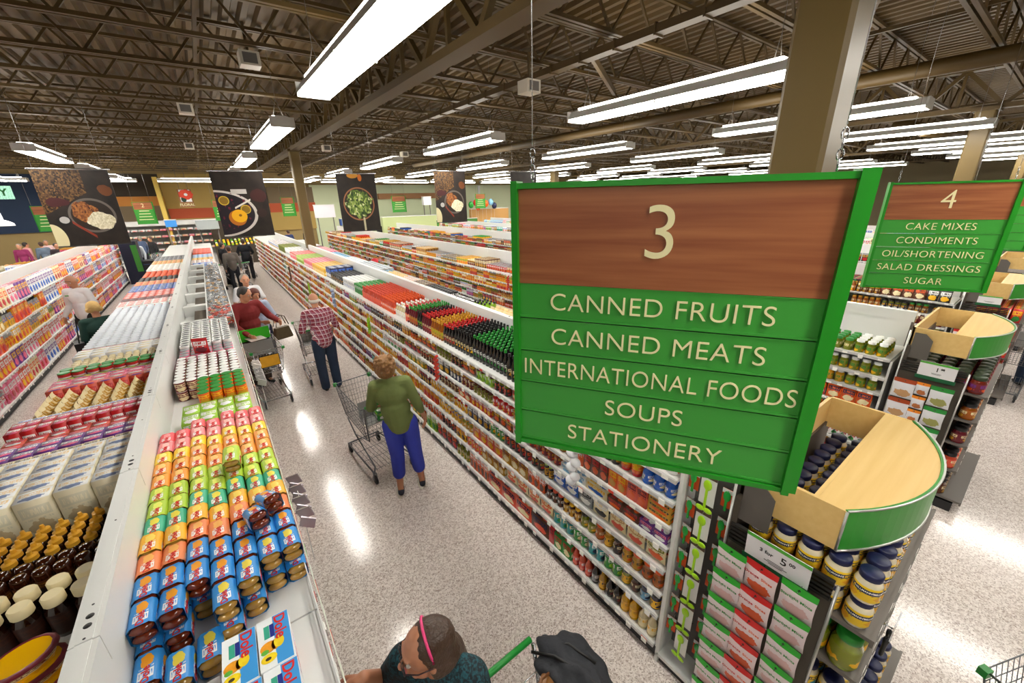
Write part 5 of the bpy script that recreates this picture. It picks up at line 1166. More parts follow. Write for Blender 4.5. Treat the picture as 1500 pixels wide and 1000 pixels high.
    for s in (-1, 1):
        e = inst('eye', MB().ell((0, 0, 0), (.0125*k, .0125*k, .0105*k), None, 10).mesh('eye', mat('eye_white', 'b8b0a8', .5)), t, hv(s*.031, .077, .012))
        inst('iris', MB().ell((0, 0, 0), (.006*k, .004*k, .006*k), None, 8).mesh('iris', mat('iris_dark', '2a1c14', .2)), e, HR @ Vector((0, .0105*k, 0)))
    inst('lips', MB().ell((0, 0, 0), (.021*k, .006*k, .0065*k), None, 10).mesh('lips', mat('lips', 'a5554a', .45)), t, hv(0, .0965, -.055), (0, 0, headturn))
    # garments
    b = MB(); torso(b, .014); b.capsule(P['waist'], P['pel']+V3(0, 0, .0), (.125*bk)*k, (.14*bk)*k)
    b.ell(P['pel']+V3(0, 0, .02)*k, ((.155*bk)*k, (.118*bk)*k, .12*k), None, 14)
    if female: b.capsule(P['chest']+V3(-.06, .06, -.0)*k, P['chest']+V3(.06, .06, -.0)*k, .07*k, .07*k)
    for s in 'LR':
        f1 = min(1, sleeve*2); e1 = P['sh'+s].lerp(P['el'+s], f1); b.capsule(P['sh'+s], e1, .066*k, .056*k)
        if sleeve > .5: b.capsule(P['el'+s], P['el'+s].lerp(P['wr'+s], (sleeve-.5)*2*.97), .056*k, .04*k)
    cut = P['neck']
    inst('top', evalmesh(b, max(vox, .011), 3, 'top', top), t)
    b = MB()
    b.ell(P['pel']-V3(0, 0, .01), (.152*bk*k, .112*bk*k, .1*k), None, 14)
    for s in 'LR':
        b.capsule(P['hi'+s], P['kn'+s], .093*k*min(bk, 1.12), .074*k*min(bk, 1.12)); e1 = P['kn'+s].lerp(P['an'+s], (pant-.5)*2) if pant > .5 else P['kn'+s]; b.capsule(P['kn'+s], e1, .074*k*min(bk, 1.12), .066*k*min(bk, 1.12))
    inst('trousers', evalmesh(b, max(vox, .012), 3, 'trousers', bottom), t)
    for s in 'LR':
        b = MB(); a = P['an'+s]; b.capsule(a+V3(0, -.035, -.045)*k, a+V3(0, .06, -.05)*k, .036*k, .04*k); b.capsule(a+V3(0, .06, -.05)*k, a+V3(0, .16, -.058)*k, .038*k, .026*k)
        inst('shoe', evalmesh(b, .009, 2, 'shoe', shoe or BLACKP), t)
    # hair
    if hair:
        b = MB(); rr = random.Random(int(H*1000))
        if hairstyle == 'short':
            b.ell(hv(0, -.018, .04), (.084*k, .096*k, .09*k), HR, 18); b.ell(hv(0, -.05, -.0), (.076*k, .06*k, .08*k), HR, 14)
        elif hairstyle == 'bald':
            b.ell(hv(0, -.055, -.01), (.08*k, .052*k, .04*k), HR, 14); 
            for s in (-1, 1): b.ell(hv(s*.068, -.03, .0), (.016*k, .04*k, .035*k), HR, 10)
        elif hairstyle == 'crown':
            b.ell(hv(0, -.04, .02), (.083*k, .075*k, .085*k), HR, 16)
        elif hairstyle in ('bob', 'curly'):
            b.ell(hv(0, -.02, .045), (.095*k, .105*k, .09*k), HR, 18); b.ell(hv(0, -.055, -.03), (.092*k, .07*k, .09*k), HR, 14)
            for s in (-1, 1): b.ell(hv(s*.075, -.01, -.02), (.028*k, .05*k, .075*k), HR, 12)
            if hairstyle == 'curly':
                for i in range(60):
                    a = rr.uniform(0, 6.28); z = rr.uniform(-.08, .13); r = .1*math.sqrt(max(.1, 1-((z-.02)/.14)**2)); p = (math.cos(a)*r, math.sin(a)*r-.03, z)
                    if p[1] < .05 or z > .09: b.ell(hv(*p), (.02*k,)*3, None, 8)
        elif hairstyle == 'long':
            b.ell(hv(0, -.02, .036), (.081*k, .096*k, .091*k), HR, 20)
            for i in range(15):
                a = math.pi*(.93+1.14*i/14); x = .062*math.cos(a); y = -.012+.064*math.sin(a)
                pts = [hv(x, y, .05), hv(x*1.15, y*1.15-.015, -.05), P['neck']+V3(x*1.3, y*1.1-.05, .0), P['chest']+V3(x*1.25, -.12+y*.3, -.0+rr.uniform(-.03, .03))]
                for q in range(3): b.capsule(pts[q], pts[q+1], .022*k*(1-.12*q), .021*k*(1-.2*q), 8)
        elif hairstyle == 'beanie':
            b.ell(hv(0, -.012, .05), (.092*k, .108*k, .095*k), HR, 18); b.capsule(hv(-.06, -.04, .005), hv(.06, -.04, .005), .05*k, .05*k)
        elif hairstyle == 'cap':
            b.ell(hv(0, -.01, .045), (.09*k, .105*k, .085*k), HR, 18); b.ell(hv(0, .11, .04), (.06*k, .06*k, .012*k), HR, 14)
        inst('hair' if hairstyle not in ('beanie', 'cap') else 'hat', evalmesh(b, .009 if vox > .008 else .006, 1 if hairstyle in ('curly',) else 3, 'hair', hair), t)
    for nm, me, a, off in acc: o = inst(nm, me, t, P[a]+Vector(off)*k)
    t['_k'] = k; return t, P, hv
HBR = mat('brown_hair', '3e2a1c', .42, noise=.4, nscale=60, bump=.5, bscale=90); HGB = mat('golden_brown_hair', '8a6236', .55, noise=.3, nscale=60, bump=.5, bscale=80); HDK = mat('dark_hair', '2c2420', .5, noise=.3, nscale=50); HAU = mat('auburn_hair', '5e2c20', .5, noise=.3, nscale=50); HWH = mat('white_hair', 'd8d2c8', .7); HGR = mat('grey_hair', '8d857a', .6)
def plaid():
    m, nt, b = new_mat('red_plaid_cotton'); k = NT(m); tc = k.n('ShaderNodeTexCoord'); sp = k.n('ShaderNodeSeparateXYZ'); k.lk(tc.outputs['Object'], sp.inputs[0])
    def st(v, f, w_, ph=0): return k.math('LESS_THAN', k.math('FRACT', k.math('ADD', k.math('MULTIPLY', v, f), 10+ph)), w_)
    x, y, z = sp.outputs; xy = k.math('ADD', x, k.math('MULTIPLY', y, .55))
    c = k.mix(k.math('MULTIPLY', k.math('ADD', st(xy, 15, .5), st(z, 15, .5)), .5), hexc('c0788a'), hexc('8a2c3e'))
    c = k.mix(k.math('MAXIMUM', st(xy, 15, .1, .45), st(z, 15, .1, .45)), c, hexc('e6dde0')); c = k.mix(k.math('MAXIMUM', st(xy, 15, .06, .2), st(z, 15, .06, .2)), c, hexc('4c3a5c'))
    k.lk(c, b.inputs['Base Color']); b.inputs['Roughness'].default_value = .85; return m
def teal_print():
    m, nt, b = new_mat('teal_black_print'); k = NT(m); tc = k.n('ShaderNodeTexCoord'); n = k.n('ShaderNodeTexNoise'); n.inputs['Scale'].default_value = 55; n.inputs['Distortion'].default_value = 1.5; k.lk(tc.outputs['Object'], n.inputs['Vector'])
    r = k.n('ShaderNodeValToRGB'); r.color_ramp.elements[0].position = .44; r.color_ramp.elements[0].color = (*hexc('08161c'), 1); r.color_ramp.elements[1].position = .62; r.color_ramp.elements[1].color = (*hexc('17505a'), 1)
    k.lk(n.outputs['Fac'], r.inputs[0]); k.lk(r.outputs[0], b.inputs['Base Color']); b.inputs['Roughness'].default_value = .8; return m
JEAN = cloth('dark_jeans', '23344c')
# woman in green
g, P, hv = person('woman in olive green shirt and cropped blue trousers facing the right shelves', (1.24, 3.72, 0), -.35, 1.64, cloth('olive_knit', '6d7a44'), cloth('bright_blue_cotton', '3644b4'), HGB, 'curly', sleeve=.72, pant=.78, shoe=mat('navy_canvas', '1a1f30', .6), vox=.007, bulk=1.1, female=True,
    pose=dict(pel=(-.03, 0, .93), waist=(-.05, 0, 1.08), chest=(-.07, 0, 1.27), neck=(-.085, -.01, 1.43), head=(-.1, .02, 1.585), shL=(-.235, 0, 1.38), shR=(.09, 0, 1.39), wrR=(.25, .12, .86), elR=(.19, -.03, 1.1), wrL=(-.24, .3, 1.0), elL=(-.31, .08, 1.1), hdL=(.1, 1, -.1), hiL=(-.12, 0, .9), hiR=(.07, 0, .9), knL=(-.1, .02, .49), anL=(-.11, -.05, .085), anR=(.14, .03, .085)), headturn=-.1, headpitch=-.15)
for s in (-1, 1):
    MB().ell((0, 0, 0), (.042, .14, .008), None, 16).build('sole', mat('white_sole', 'd8d2c4', .6), g, (.12*s, .02+(-.03 if s < 0 else .05), .01))
# plaid man leaning on his cart
person('elderly man in red plaid shirt and dark jeans pushing a cart away', (1.19, 7.05, 0), .02, 1.70, plaid(), JEAN, HWH, 'bald', sleeve=.55, vox=.007, bulk=1.15, lean=.22, pose=dict(elL=(-.27, .12, 1.1), wrL=(-.2, .33, 1.03), elR=(.27, .12, 1.1), wrR=(.2, .33, 1.03), hdL=(0, 1, 0), hdR=(0, 1, 0)), headpitch=.15, shoe=mat('black_leather', '161414', .4))
# man in red sweater
person('bearded man in dark red sweater leaning over a cart beside the left gondola', (.24, 8.1, 0), math.pi-.45+0.9, 1.8, cloth('dark_red_wool', '7d1f20'), cloth('grey_brown_trousers', '4a4038'), HDK, 'short', sleeve=1, vox=.008, bulk=1.2, lean=.12, pose=dict(elL=(-.3, .12, 1.15), wrL=(-.28, .38, 1.1), elR=(.27, .1, 1.12), wrR=(.2, .3, .98), hdL=(.2, 1, -.1), hdR=(0, 1, -.2)), headturn=.5, headpitch=.35)
# woman with bob behind him
w_, P, hv = person('woman with auburn bob in pale blue top holding an olive handbag', (.46, 8.75, 0), math.pi+.35, 1.62, cloth('pale_blue_cotton', 'a8b4cc'), cloth('navy_trousers', '1a2038'), HAU, 'bob', sleeve=.7, vox=.009, female=True, pose=dict(elL=(-.24, .1, 1.1), wrL=(-.14, .28, 1.08), hdL=(.3, 1, 0), elR=(.22, .1, 1.12), wrR=(.1, .3, 1.1), hdR=(-.3, 1, 0)), headpitch=.2)
hb = empty('handbag', 'olive patterned handbag hanging from the arm of the woman with auburn hair', 'handbag', (.74, 8.35, .72), .4)
MB().prism([(-.17, .0), (-.15, -.02), (.15, -.02), (.17, 0), (.12, .2), (-.12, .2)], -.045, .045, 0, Matrix(((1, 0, 0, 0), (0, 0, 1, 0), (0, 1, 0, 0), (0, 0, 0, 1)))).build('bag_body', mat('olive_pattern_leather', '5a4c34', .6, noise=.35, nscale=40), hb)
for s in (-.05, .05): MB().tube([(-.12, s, .23), (-.07, s, .4), (.0, s, .44), (.07, s, .4), (.12, s, .23)], .008, 6).build('strap', mat('brown_strap', '3c2a1c', .5), hb)
person('grey-haired man in white T-shirt behind the couple with the cart', (.42, 9.95, 0), math.pi+.1, 1.74, cloth('white_cotton', 'e2e2e6'), cloth('khaki', '7d6c54'), HGR, 'short', sleeve=.35, bulk=1.15, pose=dict(elL=(-.27, .05, 1.12), wrL=(-.15, .3, 1.05), hdL=(.3, 1, 0), elR=(.27, .05, 1.12), wrR=(.15, .3, 1.0), hdR=(-.3, 1, 0)))
person('person in black jacket and trousers pushing a cart far down the main aisle', (1.15, 20.9, 0), 0, 1.72, cloth('black_wool', '14161e'), cloth('black_trousers', '12141c'), HBR, 'short', bulk=1.25, pose=dict(elL=(-.28, .12, 1.12), wrL=(-.22, .34, 1.03), elR=(.28, .12, 1.12), wrR=(.22, .34, 1.03), hdL=(0, 1, 0), hdR=(0, 1, 0)))
# employee
e_, P, hv = person('bald store employee in white shirt and black trousers in the cereal aisle', (-2.45, 12.0, 0), math.pi-.5, 1.8, cloth('white_shirt', 'd8d6d8'), cloth('black_slacks', '121214'), HGR, 'bald', skin=SKIN2, vox=.009, sleeve=.95, headpitch=.4, pose=dict(wrR=(.3, .1, .9)))
MB().box((0, 0, 0), (.07, .004, .022)).build('name_badge', PGREEN, e_, (.05, .138, 1.4))
MB().tube([(-.07, .1, 0), (-.02, .115, 0), (.02, .115, 0), (.07, .1, 0)], .004, 4).build('glasses', BLACKP, e_, hv(0, -.01, .015))
person('person in dark green coat and tan knit hat seen from behind', (-1.74, 9.1, 0), .25, 1.66, cloth('dark_green_wool', '143a32'), cloth('charcoal_trousers', '26262a'), mat('tan_knit', 'c8a468', .9, bump=.8, bscale=60), 'beanie', vox=.009, bulk=1.25, sleeve=1)
t = empty('shoulder_bag', 'black shoulder bag worn by the person in the tan hat', 'bag', (-2.03, 9.0, .72), .2); MB().box((-.06, -.14, 0), (.06, .14, .36)).build('bag_body', mat('black_bag', '141416', .5), t); MB().tube([(0, -.1, .35), (.06, 0, .72), (0, .1, .35)], .01, 6).build('strap', BLACKP, t)
person('shopper in a red cap between the right-hand gondolas', (3.42, 10.75, 0), .3, 1.68, cloth('navy_jacket', '1c2236'), JEAN, mat('red_cap', 'd8303a', .6), 'cap', bulk=1.1)
# foreground woman
f_, P, hv = person('woman with glasses and pink headband reaching toward the left shelf at the bottom edge', (.365, 1.055, 0), 2.28, 1.635, teal_print(), JEAN, HBR, 'long', skin=SKIN2, sleeve=.40, vox=.0055, female=True, bulk=1.12,
    pose=dict(neck=(0, .02, 1.43), head=(0, .055, 1.585), elR=(.28, -.03, 1.17), wrR=(.285, .1, 1.39), hdR=(.57, .82, -.12), pnR=(0, -.1, -1), elL=(-.24, .06, 1.13), wrL=(-.3, .25, 1.0), hdL=(-.2, 1, 0), pnL=(0, 0, -1)), headturn=-.95, headpitch=.1)
PK = mat('pink_headband', 'e2407c', .4)
MB().tube([hv(.088*math.cos(a), -.012+.01*math.sin(a), .03+.098*math.sin(a)) for a in [math.pi*i/14-.1 for i in range(15)]], .0055, 6).build('headband', PK, f_)
gl = MB()
for s in (-1, 1):
    gl.tube([hv(s*.034+.024*math.cos(a), .104-.006*abs(math.cos(a)), .008+.017*math.sin(a)) for a in [2*math.pi*i/14 for i in range(14)]], .0022, 5, closed=True)
    gl.tube([hv(s*.058, .098, .014), hv(s*.082, .05, .012), hv(s*.084, -.02, .006)], .0026, 5)
gl.tube([hv(-.01, .106, .012), hv(.01, .106, .012)], .002, 5); gl.build('glasses', mat('dark_maroon_frame', '2c1418', .3), f_)
# distant shoppers
rr = random.Random(9)
CL = ['7a2c5c', 'c8c8d0', '2c4a7a', '1e1e24', '6a7a8c', 'a83232', 'd8d0c4', '24483a', '4a3a5a', 'b8a08c']
for i, (px_, py_, Y, lab) in enumerate(((196, 352, 24.5, 'distant worker in white shirt beside the dark display'), (220, 350, 27, 'distant shopper in black behind a green cart'), (203, 344, 28, 'distant dark-haired shopper beyond the white-shirted worker'), (322, 352, 20, 'distant shopper in dark coat under the pot banner'), (334, 362, 18, 'distant shopper in grey beside produce under banner'),
        (24, 352, 27, 'distant shopper in magenta at the produce tables'), (33, 350, 28, 'distant shopper in pink behind the produce tables'), (57, 351, 27.5, 'distant shopper in blue-grey by the produce tables'), (66, 353, 29, 'distant pale-shirted shopper by the produce tables'), (80, 356, 26, 'distant dark shopper at edge of the first banner'), (420, 330, 26, 'distant shopper in blue beside the thin column'), (446, 326, 27, 'distant shopper in black right of thin column'), (583, 318, 27, 'distant shopper near the far checkout, left'), (596, 316, 28, 'distant shopper near the far checkout, right'))):
    p = at_y(px_, py_, Y); c = ['d0d4dc', '17171a', '4a5a78', '1c1c22', '6c6660', '8a2858', 'd89a98', '5a6878', 'd8b8b8', '2a2024', '2c3c6a', '17171a', 'c8c8cc', '8a3a34'][i]
    person(lab, (p.x, Y, 0), rr.uniform(0, 6), 1.70, cloth('far_top_%d' % i, c), cloth('far_trousers', '22242c'), [HDK, HBR, HGR][i % 3], 'short', vox=.02, group='distant shoppers')
a_ = at_z(1512, 500, 1.0); person('shopper in purple jacket pushing the cart at the right edge', (10.35, -.25, 0), -1.2, 1.68, cloth('purple_jacket', '4a2c6a'), JEAN, HBR, 'bob', vox=.012, female=True, pose=dict(elL=(-.24, .1, 1.12), wrL=(-.2, .34, 1.03), elR=(.24, .1, 1.12), wrR=(.2, .34, 1.03), hdL=(0, 1, 0), hdR=(0, 1, 0)))
# ================================================================ CARTS
def cart_meshes(wire=CHROME, plast=PGREEN, r=.0028):
    P = []
    # basket: front narrow, rear wide; local +Y = front
    def rect(z, y0, y1, w0, w1): return [Vector((-w0, y0, z)), Vector((w0, y0, z)), Vector((w1, y1, z)), Vector((-w1, y1, z))]
    top = rect(.98, -.42, .46, .28, .22); bot = rect(.58, -.36, .38, .24, .18)
    fr = MB(); fr.tube(top, .006, 6, closed=True); fr.tube(bot, .005, 6, closed=True)
    for a, b_ in zip(top, bot): fr.tube([a, b_], .004, 5)
    P.append(('basket_rim', fr.mesh('basket_rim', wire)))
    ws = MB()
    for s in range(4):
        a, b_, c, d = top[s], top[(s+1) % 4], bot[s], bot[(s+1) % 4]; n = 18 if s % 2 else 11
        for i in range(1, n): f = i/n; ws.tube([a.lerp(b_, f), c.lerp(d, f)], r*.7, 4)
        for j in range(1, 6): f = j/6; ws.tube([a.lerp(c, f), b_.lerp(d, f)], r*.8, 4)
    for i in range(1, 12): f = i/12; ws.tube([bot[0].lerp(bot[1], f), bot[3].lerp(bot[2], f)], r*.7, 4)
    for i in range(1, 6): f = i/6; ws.tube([bot[0].lerp(bot[3], f), bot[1].lerp(bot[2], f)], r*.8, 4)
    P.append(('basket_wires', ws.mesh('basket_wires', wire)))
    ch = MB()
    for s in (-1, 1):
        ch.tube([(s*.27, -.5, 1.03), (s*.25, -.44, .9), (s*.22, -.38, .55), (s*.2, .1, .42), (s*.22, -.42, .22), (s*.25, -.45, .16)], .010, 7)
        ch.tube([(s*.25, -.45, .16), (s*.2, .42, .13)], .010, 7); ch.tube([(s*.2, .1, .42), (s*.19, .3, .56)], .008, 6)
    ch.tube([(-.2, .42, .13), (.2, .42, .13)], .010, 6)
    for i in range(9): x = -.2+.05*i; ch.tube([(x, -.43, .17), (x*.8, .4, .14)], .003, 4)
    for i in range(4): y = -.4+.25*i; ch.tube([(-.23, y, .17-.03*i*.3), (.23, y, .17-.03*i*.3)], .003, 4)
    P.append(('chassis', ch.mesh('chassis', wire)))
    hd = MB().tube([(-.27, -.52, 1.04), (.27, -.52, 1.04)], .016, 10); P.append(('handle', hd.mesh('handle', plast)))
    st = MB(); st.box((-.22, -.4, .74), (.22, -.2, .75)); st.box((-.22, -.2, .72), (.22, -.195, .96)); P.append(('child_seat', st.mesh('child_seat', mat('grey_seat_plastic', '8a8a88', .5))))
    cor = MB()
    for s in (-1, 1): cor.box((s*.22-.02, .44, .95), (s*.22+.02, .475, .99))
    P.append(('bumper', cor.mesh('bumper', plast)))
    wh = MB(); wh.lathe([(.05, -.012), (.058, -.008), (.058, .008), (.05, .012)], 14, (0, 0, 0), 0, 1, Matrix.Rotation(math.pi/2, 4, 'Y')); whm = wh.mesh('wheel', mat('wheel_rubber', '2c2c2e', .6))
    fk = MB().box((-.02, -.012, 0), (-.014, .012, .09)).box((.014, -.012, 0), (.02, .012, .09)).box((-.02, -.012, .08), (.02, .012, .09)); fkm = fk.mesh('caster', wire)
    return P, whm, fkm
CM = cart_meshes(); CMG = cart_meshes(mat('grey_painted_wire', '6d6f72', .4, .6))
def cart(label, loc, yaw, grey=False, items=()):
    P, wm, fm = CMG if grey else CM; t = empty('shopping_cart', label, 'shopping cart', loc, yaw, 'shopping carts')
    for n_, me in P: inst(n_, me, t)
    for x, y in ((-.24, -.43), (.24, -.43), (-.19, .4), (.19, .4)): w_ = inst('wheel', wm, t, (x, y, .058)); inst('caster', fm, w_, (0, 0, .0))
    return t
def sh(dx, dy, loc, yaw): c, s = math.cos(yaw), math.sin(yaw); return (loc[0]+dx*c-dy*s, loc[1]+dx*s+dy*c, 0)
l1 = (1.14, 4.5, 0); cart('grey wire cart with green handle left of the woman in olive', l1, .12, True)
place('carton', 'box', (.12, .2, .1), cols('green', 'lime', 'white'), (1.16, 4.2, .76), 'green box in the seat of the cart by the olive-shirted woman', prio=300)
cart('wire cart pushed by the man in the plaid shirt', (1.16, 7.85, 0), .02)
c3 = cart('wire cart with green panel and yellow picture sign near the man in red', (.30, 7.35, 0), math.pi+.12)
GP = mat('bright_green_plastic', '35b81e', .4)
MB().box((-.25, .0, 0), (.25, .012, .2)).build('green_panel', GP, c3, (0, -.42, .93))
MB().box((-.13, 0, 0), (.13, .008, .17)).build('picture_sign', mat('yellow_picture', 'd8a020', .5, noise=.3, nscale=9), c3, (0, .475, .72)); MB().box((-.14, -.004, -.01), (.14, 0, .18)).build('sign_border', BLACKP, c3, (0, .475, .72))
t = empty('advert_flyer', 'printed flyer lying in the seat of the cart with green panel', 'flyer', (.27, 7.65, .985), .3); MB().box((-.12, -.15, 0), (.12, .15, .004)).build('sheet', mat('flyer_print', 'b8aea6', .5, noise=.4, nscale=25), t)
for i, (dx, dy, c) in enumerate(((-.1, .1, 'maroon'), (.08, .05, 'grey'), (0, -.1, 'navy'), (.1, -.15, 'white'))): place('carton', 'box', (.12, .1, .12), cols(c, 'white', 'grey'), (.30+dx, 7.3+dy, .585), '%s carton inside the cart with the green panel' % c, prio=300)
cart('wire cart pushed by the far black-jacketed person', (1.15, 21.75, 0), 0)
cart('distant cart under the pot banner', (.55, 18.6, 0), .6); cart('distant cart near the far white cases', (-1.9, 25.6, 0), 1.0)
cart('grey cart pushed by the purple-jacketed shopper', (9.72, .02, 0), 1.3+.3, True)
cart('dark wire cart corner with green bumper at the bottom right', (2.50, -.81, 0), -.4, True)
# foreground cart with coat
cf = cart('foreground cart with chrome frame and green grip handle', (.59, .54, 0), math.pi+.02)
def jb(name, prims, m, parent, vox=.008, sm=1):
    b = MB()
    for p in prims: b.capsule(*p)
    inst(name, evalmesh(b, vox, sm, name, m), parent)
ct = empty('folded_coat', 'dark charcoal coat heaped over the foreground cart', 'coat', (.93, .84, .96)); cb = MB(); cb.ell((0, 0, 0), (1, 1, 1), None, 72)
cb.v = [tuple(Vector((x*.14, y*.22, z*.09+.03))*(1+.12*math.sin(5*x+4*y)*math.sin(4*z+3*x)+.05*math.sin(9*y+4*x+3*z)+.025*math.sin(13*x-7*y))) for x, y, z in cb.v]
inst('fabric', cb.mesh('fabric', cloth('charcoal_nylon', '2a2c31', .7)), ct)
MB().tube([(-.1, .19, .05), (-.05, .08, .11), (.0, -.06, .12), (.05, -.18, .08)], .008, 6).tube([(-.04, .18, .06), (.04, .08, .11), (.09, -.05, .09)], .007, 6).build('seam_strap', BLACKP, ct)
bg = empty('brown_leather_purse', 'brown leather purse edge beside the charcoal coat', 'purse', (.77, .86, 1.0), .5)
jb('bag_body', [((-.07, 0, 0), (.07, 0, 0), .045, .045), ((-.06, 0, -.05), (.06, 0, -.05), .05, .05)], mat('tan_leather', '8a5a26', .45, noise=.2, nscale=15), bg); MB().tube([(-.08, 0, .03), (0, .02, .09), (.08, 0, .03)], .008, 6).build('strap', mat('tan_leather2', '6d4218', .5), bg)

# ================================================================ FAR BACKGROUND
def things_row(name, lab, cat, loc, parts):
    t = empty(name, lab, cat, loc)
    for n_, mb, m in parts: mb.build(n_, m, t)
    return t
a = at_y(205, 335, 28.5)
t = empty('meat_case', 'long white multi-shelf wall case below the brown wall at far left', 'cold case', (-1.8, 29.6, 0)); MB().box((-2.6, 0, 0), (3.0, 1.2, .4)).build('base', WHITE, t); MB().box((-2.6, 1.1, .4), (3.0, 1.3, 2.2)).build('back', WHITE, t); MB().box((-2.65, 0.3, 2.1), (3.05, 1.3, 2.35)).build('canopy', WHITE, t)
for z in (.75, 1.1, 1.45, 1.8): MB().box((-2.6, .5, z), (3.0, 1.1, z+.02)).build('shelf', STEEL, t)
rr = random.Random(31)
for z in (.78, 1.13, 1.48, 1.83):
    x = -4.3
    while x < 1.1: place('tray pack', 'box', (.24, .3, .1), cols(rr.choice(['white', 'cream', 'white', 'pink', 'tan']), 'white', 'coral'), (x, 29.9, z), 'white tray pack in the far wall case'); x += .3
# dark beverage display by the cereal gondola end
t = empty('beverage_display', 'tall dark navy and green drinks display at end of cereal gondola', 'display', (-2.6, 23.2, 0)); MB().box((-.45, 0, 0), (.1, .8, 1.75)).build('cabinet', mat('navy_cabinet', '0e1a34', .35), t); MB().box((-.1, -.02, .5), (.09, 0, 1.6)).build('green_stripe', mat('display_green', '3a8a30', .4), t); MB().box((.12, .1, 0), (1.0, .9, .9)).build('crate_stack', mat('black_crates', '17181c', .5), t)
for z in (.25, .5, .75): MB().box((.1, .08, z), (1.02, .1, z+.02)).build('crate_edge', mat('blue_crate_edge', '3a5a8a', .4), t)
# floral / fruit stand
t = empty('produce_stand', 'dark produce stand with yellow and green fruit beneath the pot banner', 'produce stand', (1.1, 27, 0)); MB().box((-.9, 0, 0), (1.1, 1, 1.0)).build('base', DARKW, t); MB().box((-.9, .9, 1.0), (1.1, 1.0, 2.3)).build('back', DARKW, t)
FRU = {c: MB().ell((0, 0, 0), (.06, .06, .055), None, 10).mesh('fruit', mat('fruit_'+c, PAL[c], .4)) for c in ('yellow', 'green', 'orange', 'red', 'lime', 'white')}
for j in range(5):
    for i in range(11): c = rr.choice(['yellow', 'green', 'yellow', 'orange', 'lime', 'white']); inst('fruit', FRU[c], None, (.3+i*.18, 27.1+.17*j, 1.06+.05*j), label='%s fruit, %s row, %s along, dark stand under the pot banner' % (c, nth(j+1), nth(i+1)), category='fruit', group='fruit on the dark stand')
# flower sign FLORAL
a = at_y(258, 277, 29.5); b_ = at_y(286, 303, 29.5); W_ = b_.x-a.x; H_ = a.z-b_.z
t = empty('floral_sign', 'hanging sign with a red flower and the word FLORAL', 'sign', (a.x, 29.5, b_.z)); MB().box((0, 0, 0), (W_, .05, H_)).build('board', mat('floral_wood', '9a6a3c', .5), t); MB().box((W_*.12, -.02, H_*.3), (W_*.9, 0, H_*.97)).build('picture', PAPER, t)
fl = MB()
for i in range(9): q = i*2*math.pi/9; fl.ell((W_*.56+.2*math.cos(q), -.03, H_*.7+.17*math.sin(q)), (.13, .012, .1), None, 10)
fl.build('flower', mat('flower_red', 'e2421f', .5), t); MB().ell((W_*.34, -.03, H_*.45), (.12, .012, .16), None, 10).build('leaf', mat('leaf_dark', '1f3a26', .5), t); inst('lettering', text_mesh('FLORAL', H_*.2, .005, CREAM, .002), t, (W_*.5, -.01, H_*.13), (math.pi/2, 0, 0))
MB().tube([(W_*.2, .02, H_), (W_*.2, .02, 5.5-b_.z)], .01, 5).tube([(W_*.8, .02, H_), (W_*.8, .02, 5.5-b_.z)], .01, 5).build('wire', STEEL, t)
# produce tables at far left
cc = ['ee6a14', 'd8b040', 'c8c0a0', '5a3a2a', '8a8a8c', 'b04a2c', 'd8a060', 'e8e0c8']
pos = [(-6.6, 14.5), (-6.6, 17.2), (-8.6, 15), (-8.6, 18), (-7.2, 20.5), (-9.8, 21), (-7.0, 23.5), (-10.5, 25)]
for i, (x, y) in enumerate(pos):
    t = empty('produce_table', '%s table with goods at the far left, %s' % (['low', 'broad'][i % 2], nth(i+1)+' from the front'), 'display table', (x, y, 0), 0, 'produce tables at far left'); MB().box((-.9, -.7, 0), (.9, .7, .85)).build('base', mat('oak_table', '8a6238', .5), t); MB().box((-.95, -.75, .85), (.95, .75, .95)).build('tray_rim', BLACKP, t)
    gm_ = MB()
    for j in range(9):
        for q in range(12): gm_.ell((-.82+.15*q, -.6+.15*j, .98+.04*((j+q) % 3)), (.08, .08, .06), None, 8, (j//3+q//5) % 3)
    tag(gm_.build('heaped_goods', [mat('goods_'+cc[(i+s*2) % 8], cc[(i+s*2) % 8], .5) for s in range(3)], None, (x, y, 0)), 'heap of loose goods filling the %s produce table from the front' % nth(i+1), 'produce', kind='stuff')
# teal wall sign with white Y shape, and wall lamps
a = at_y(5, 282, YW-.1); t = empty('teal_wall_sign', 'small pale green square sign with a Y letter on the navy wall', 'sign', a); MB().box((-.42, 0, -.3), (.3, .05, .3)).build('board', mat('mint_board', 'a8e0b8', .5, emit=(.5, .9, .6), strength=.6), t); inst('lettering', text_mesh('Y', .45, .01, PGREEN, .01), t, (0, -.02, 0), (math.pi/2, 0, 0))
a = at_y(7, 331, 26); t = empty('dome_lamp', 'white dome pendant lamp before the navy wall', 'lamp', a); MB().lathe([(.3, 0), (.28, .1), (.14, .2), (.04, .24), (.03, .5)], 20).build('shade', mat('lamp_white', 'ffffff', .4, emit=(.9, .95, 1), strength=.15), t); MB().tube([(0, 0, .5), (0, 0, 5.5-a.z)], .02, 5).build('cord', BLACKP, t)
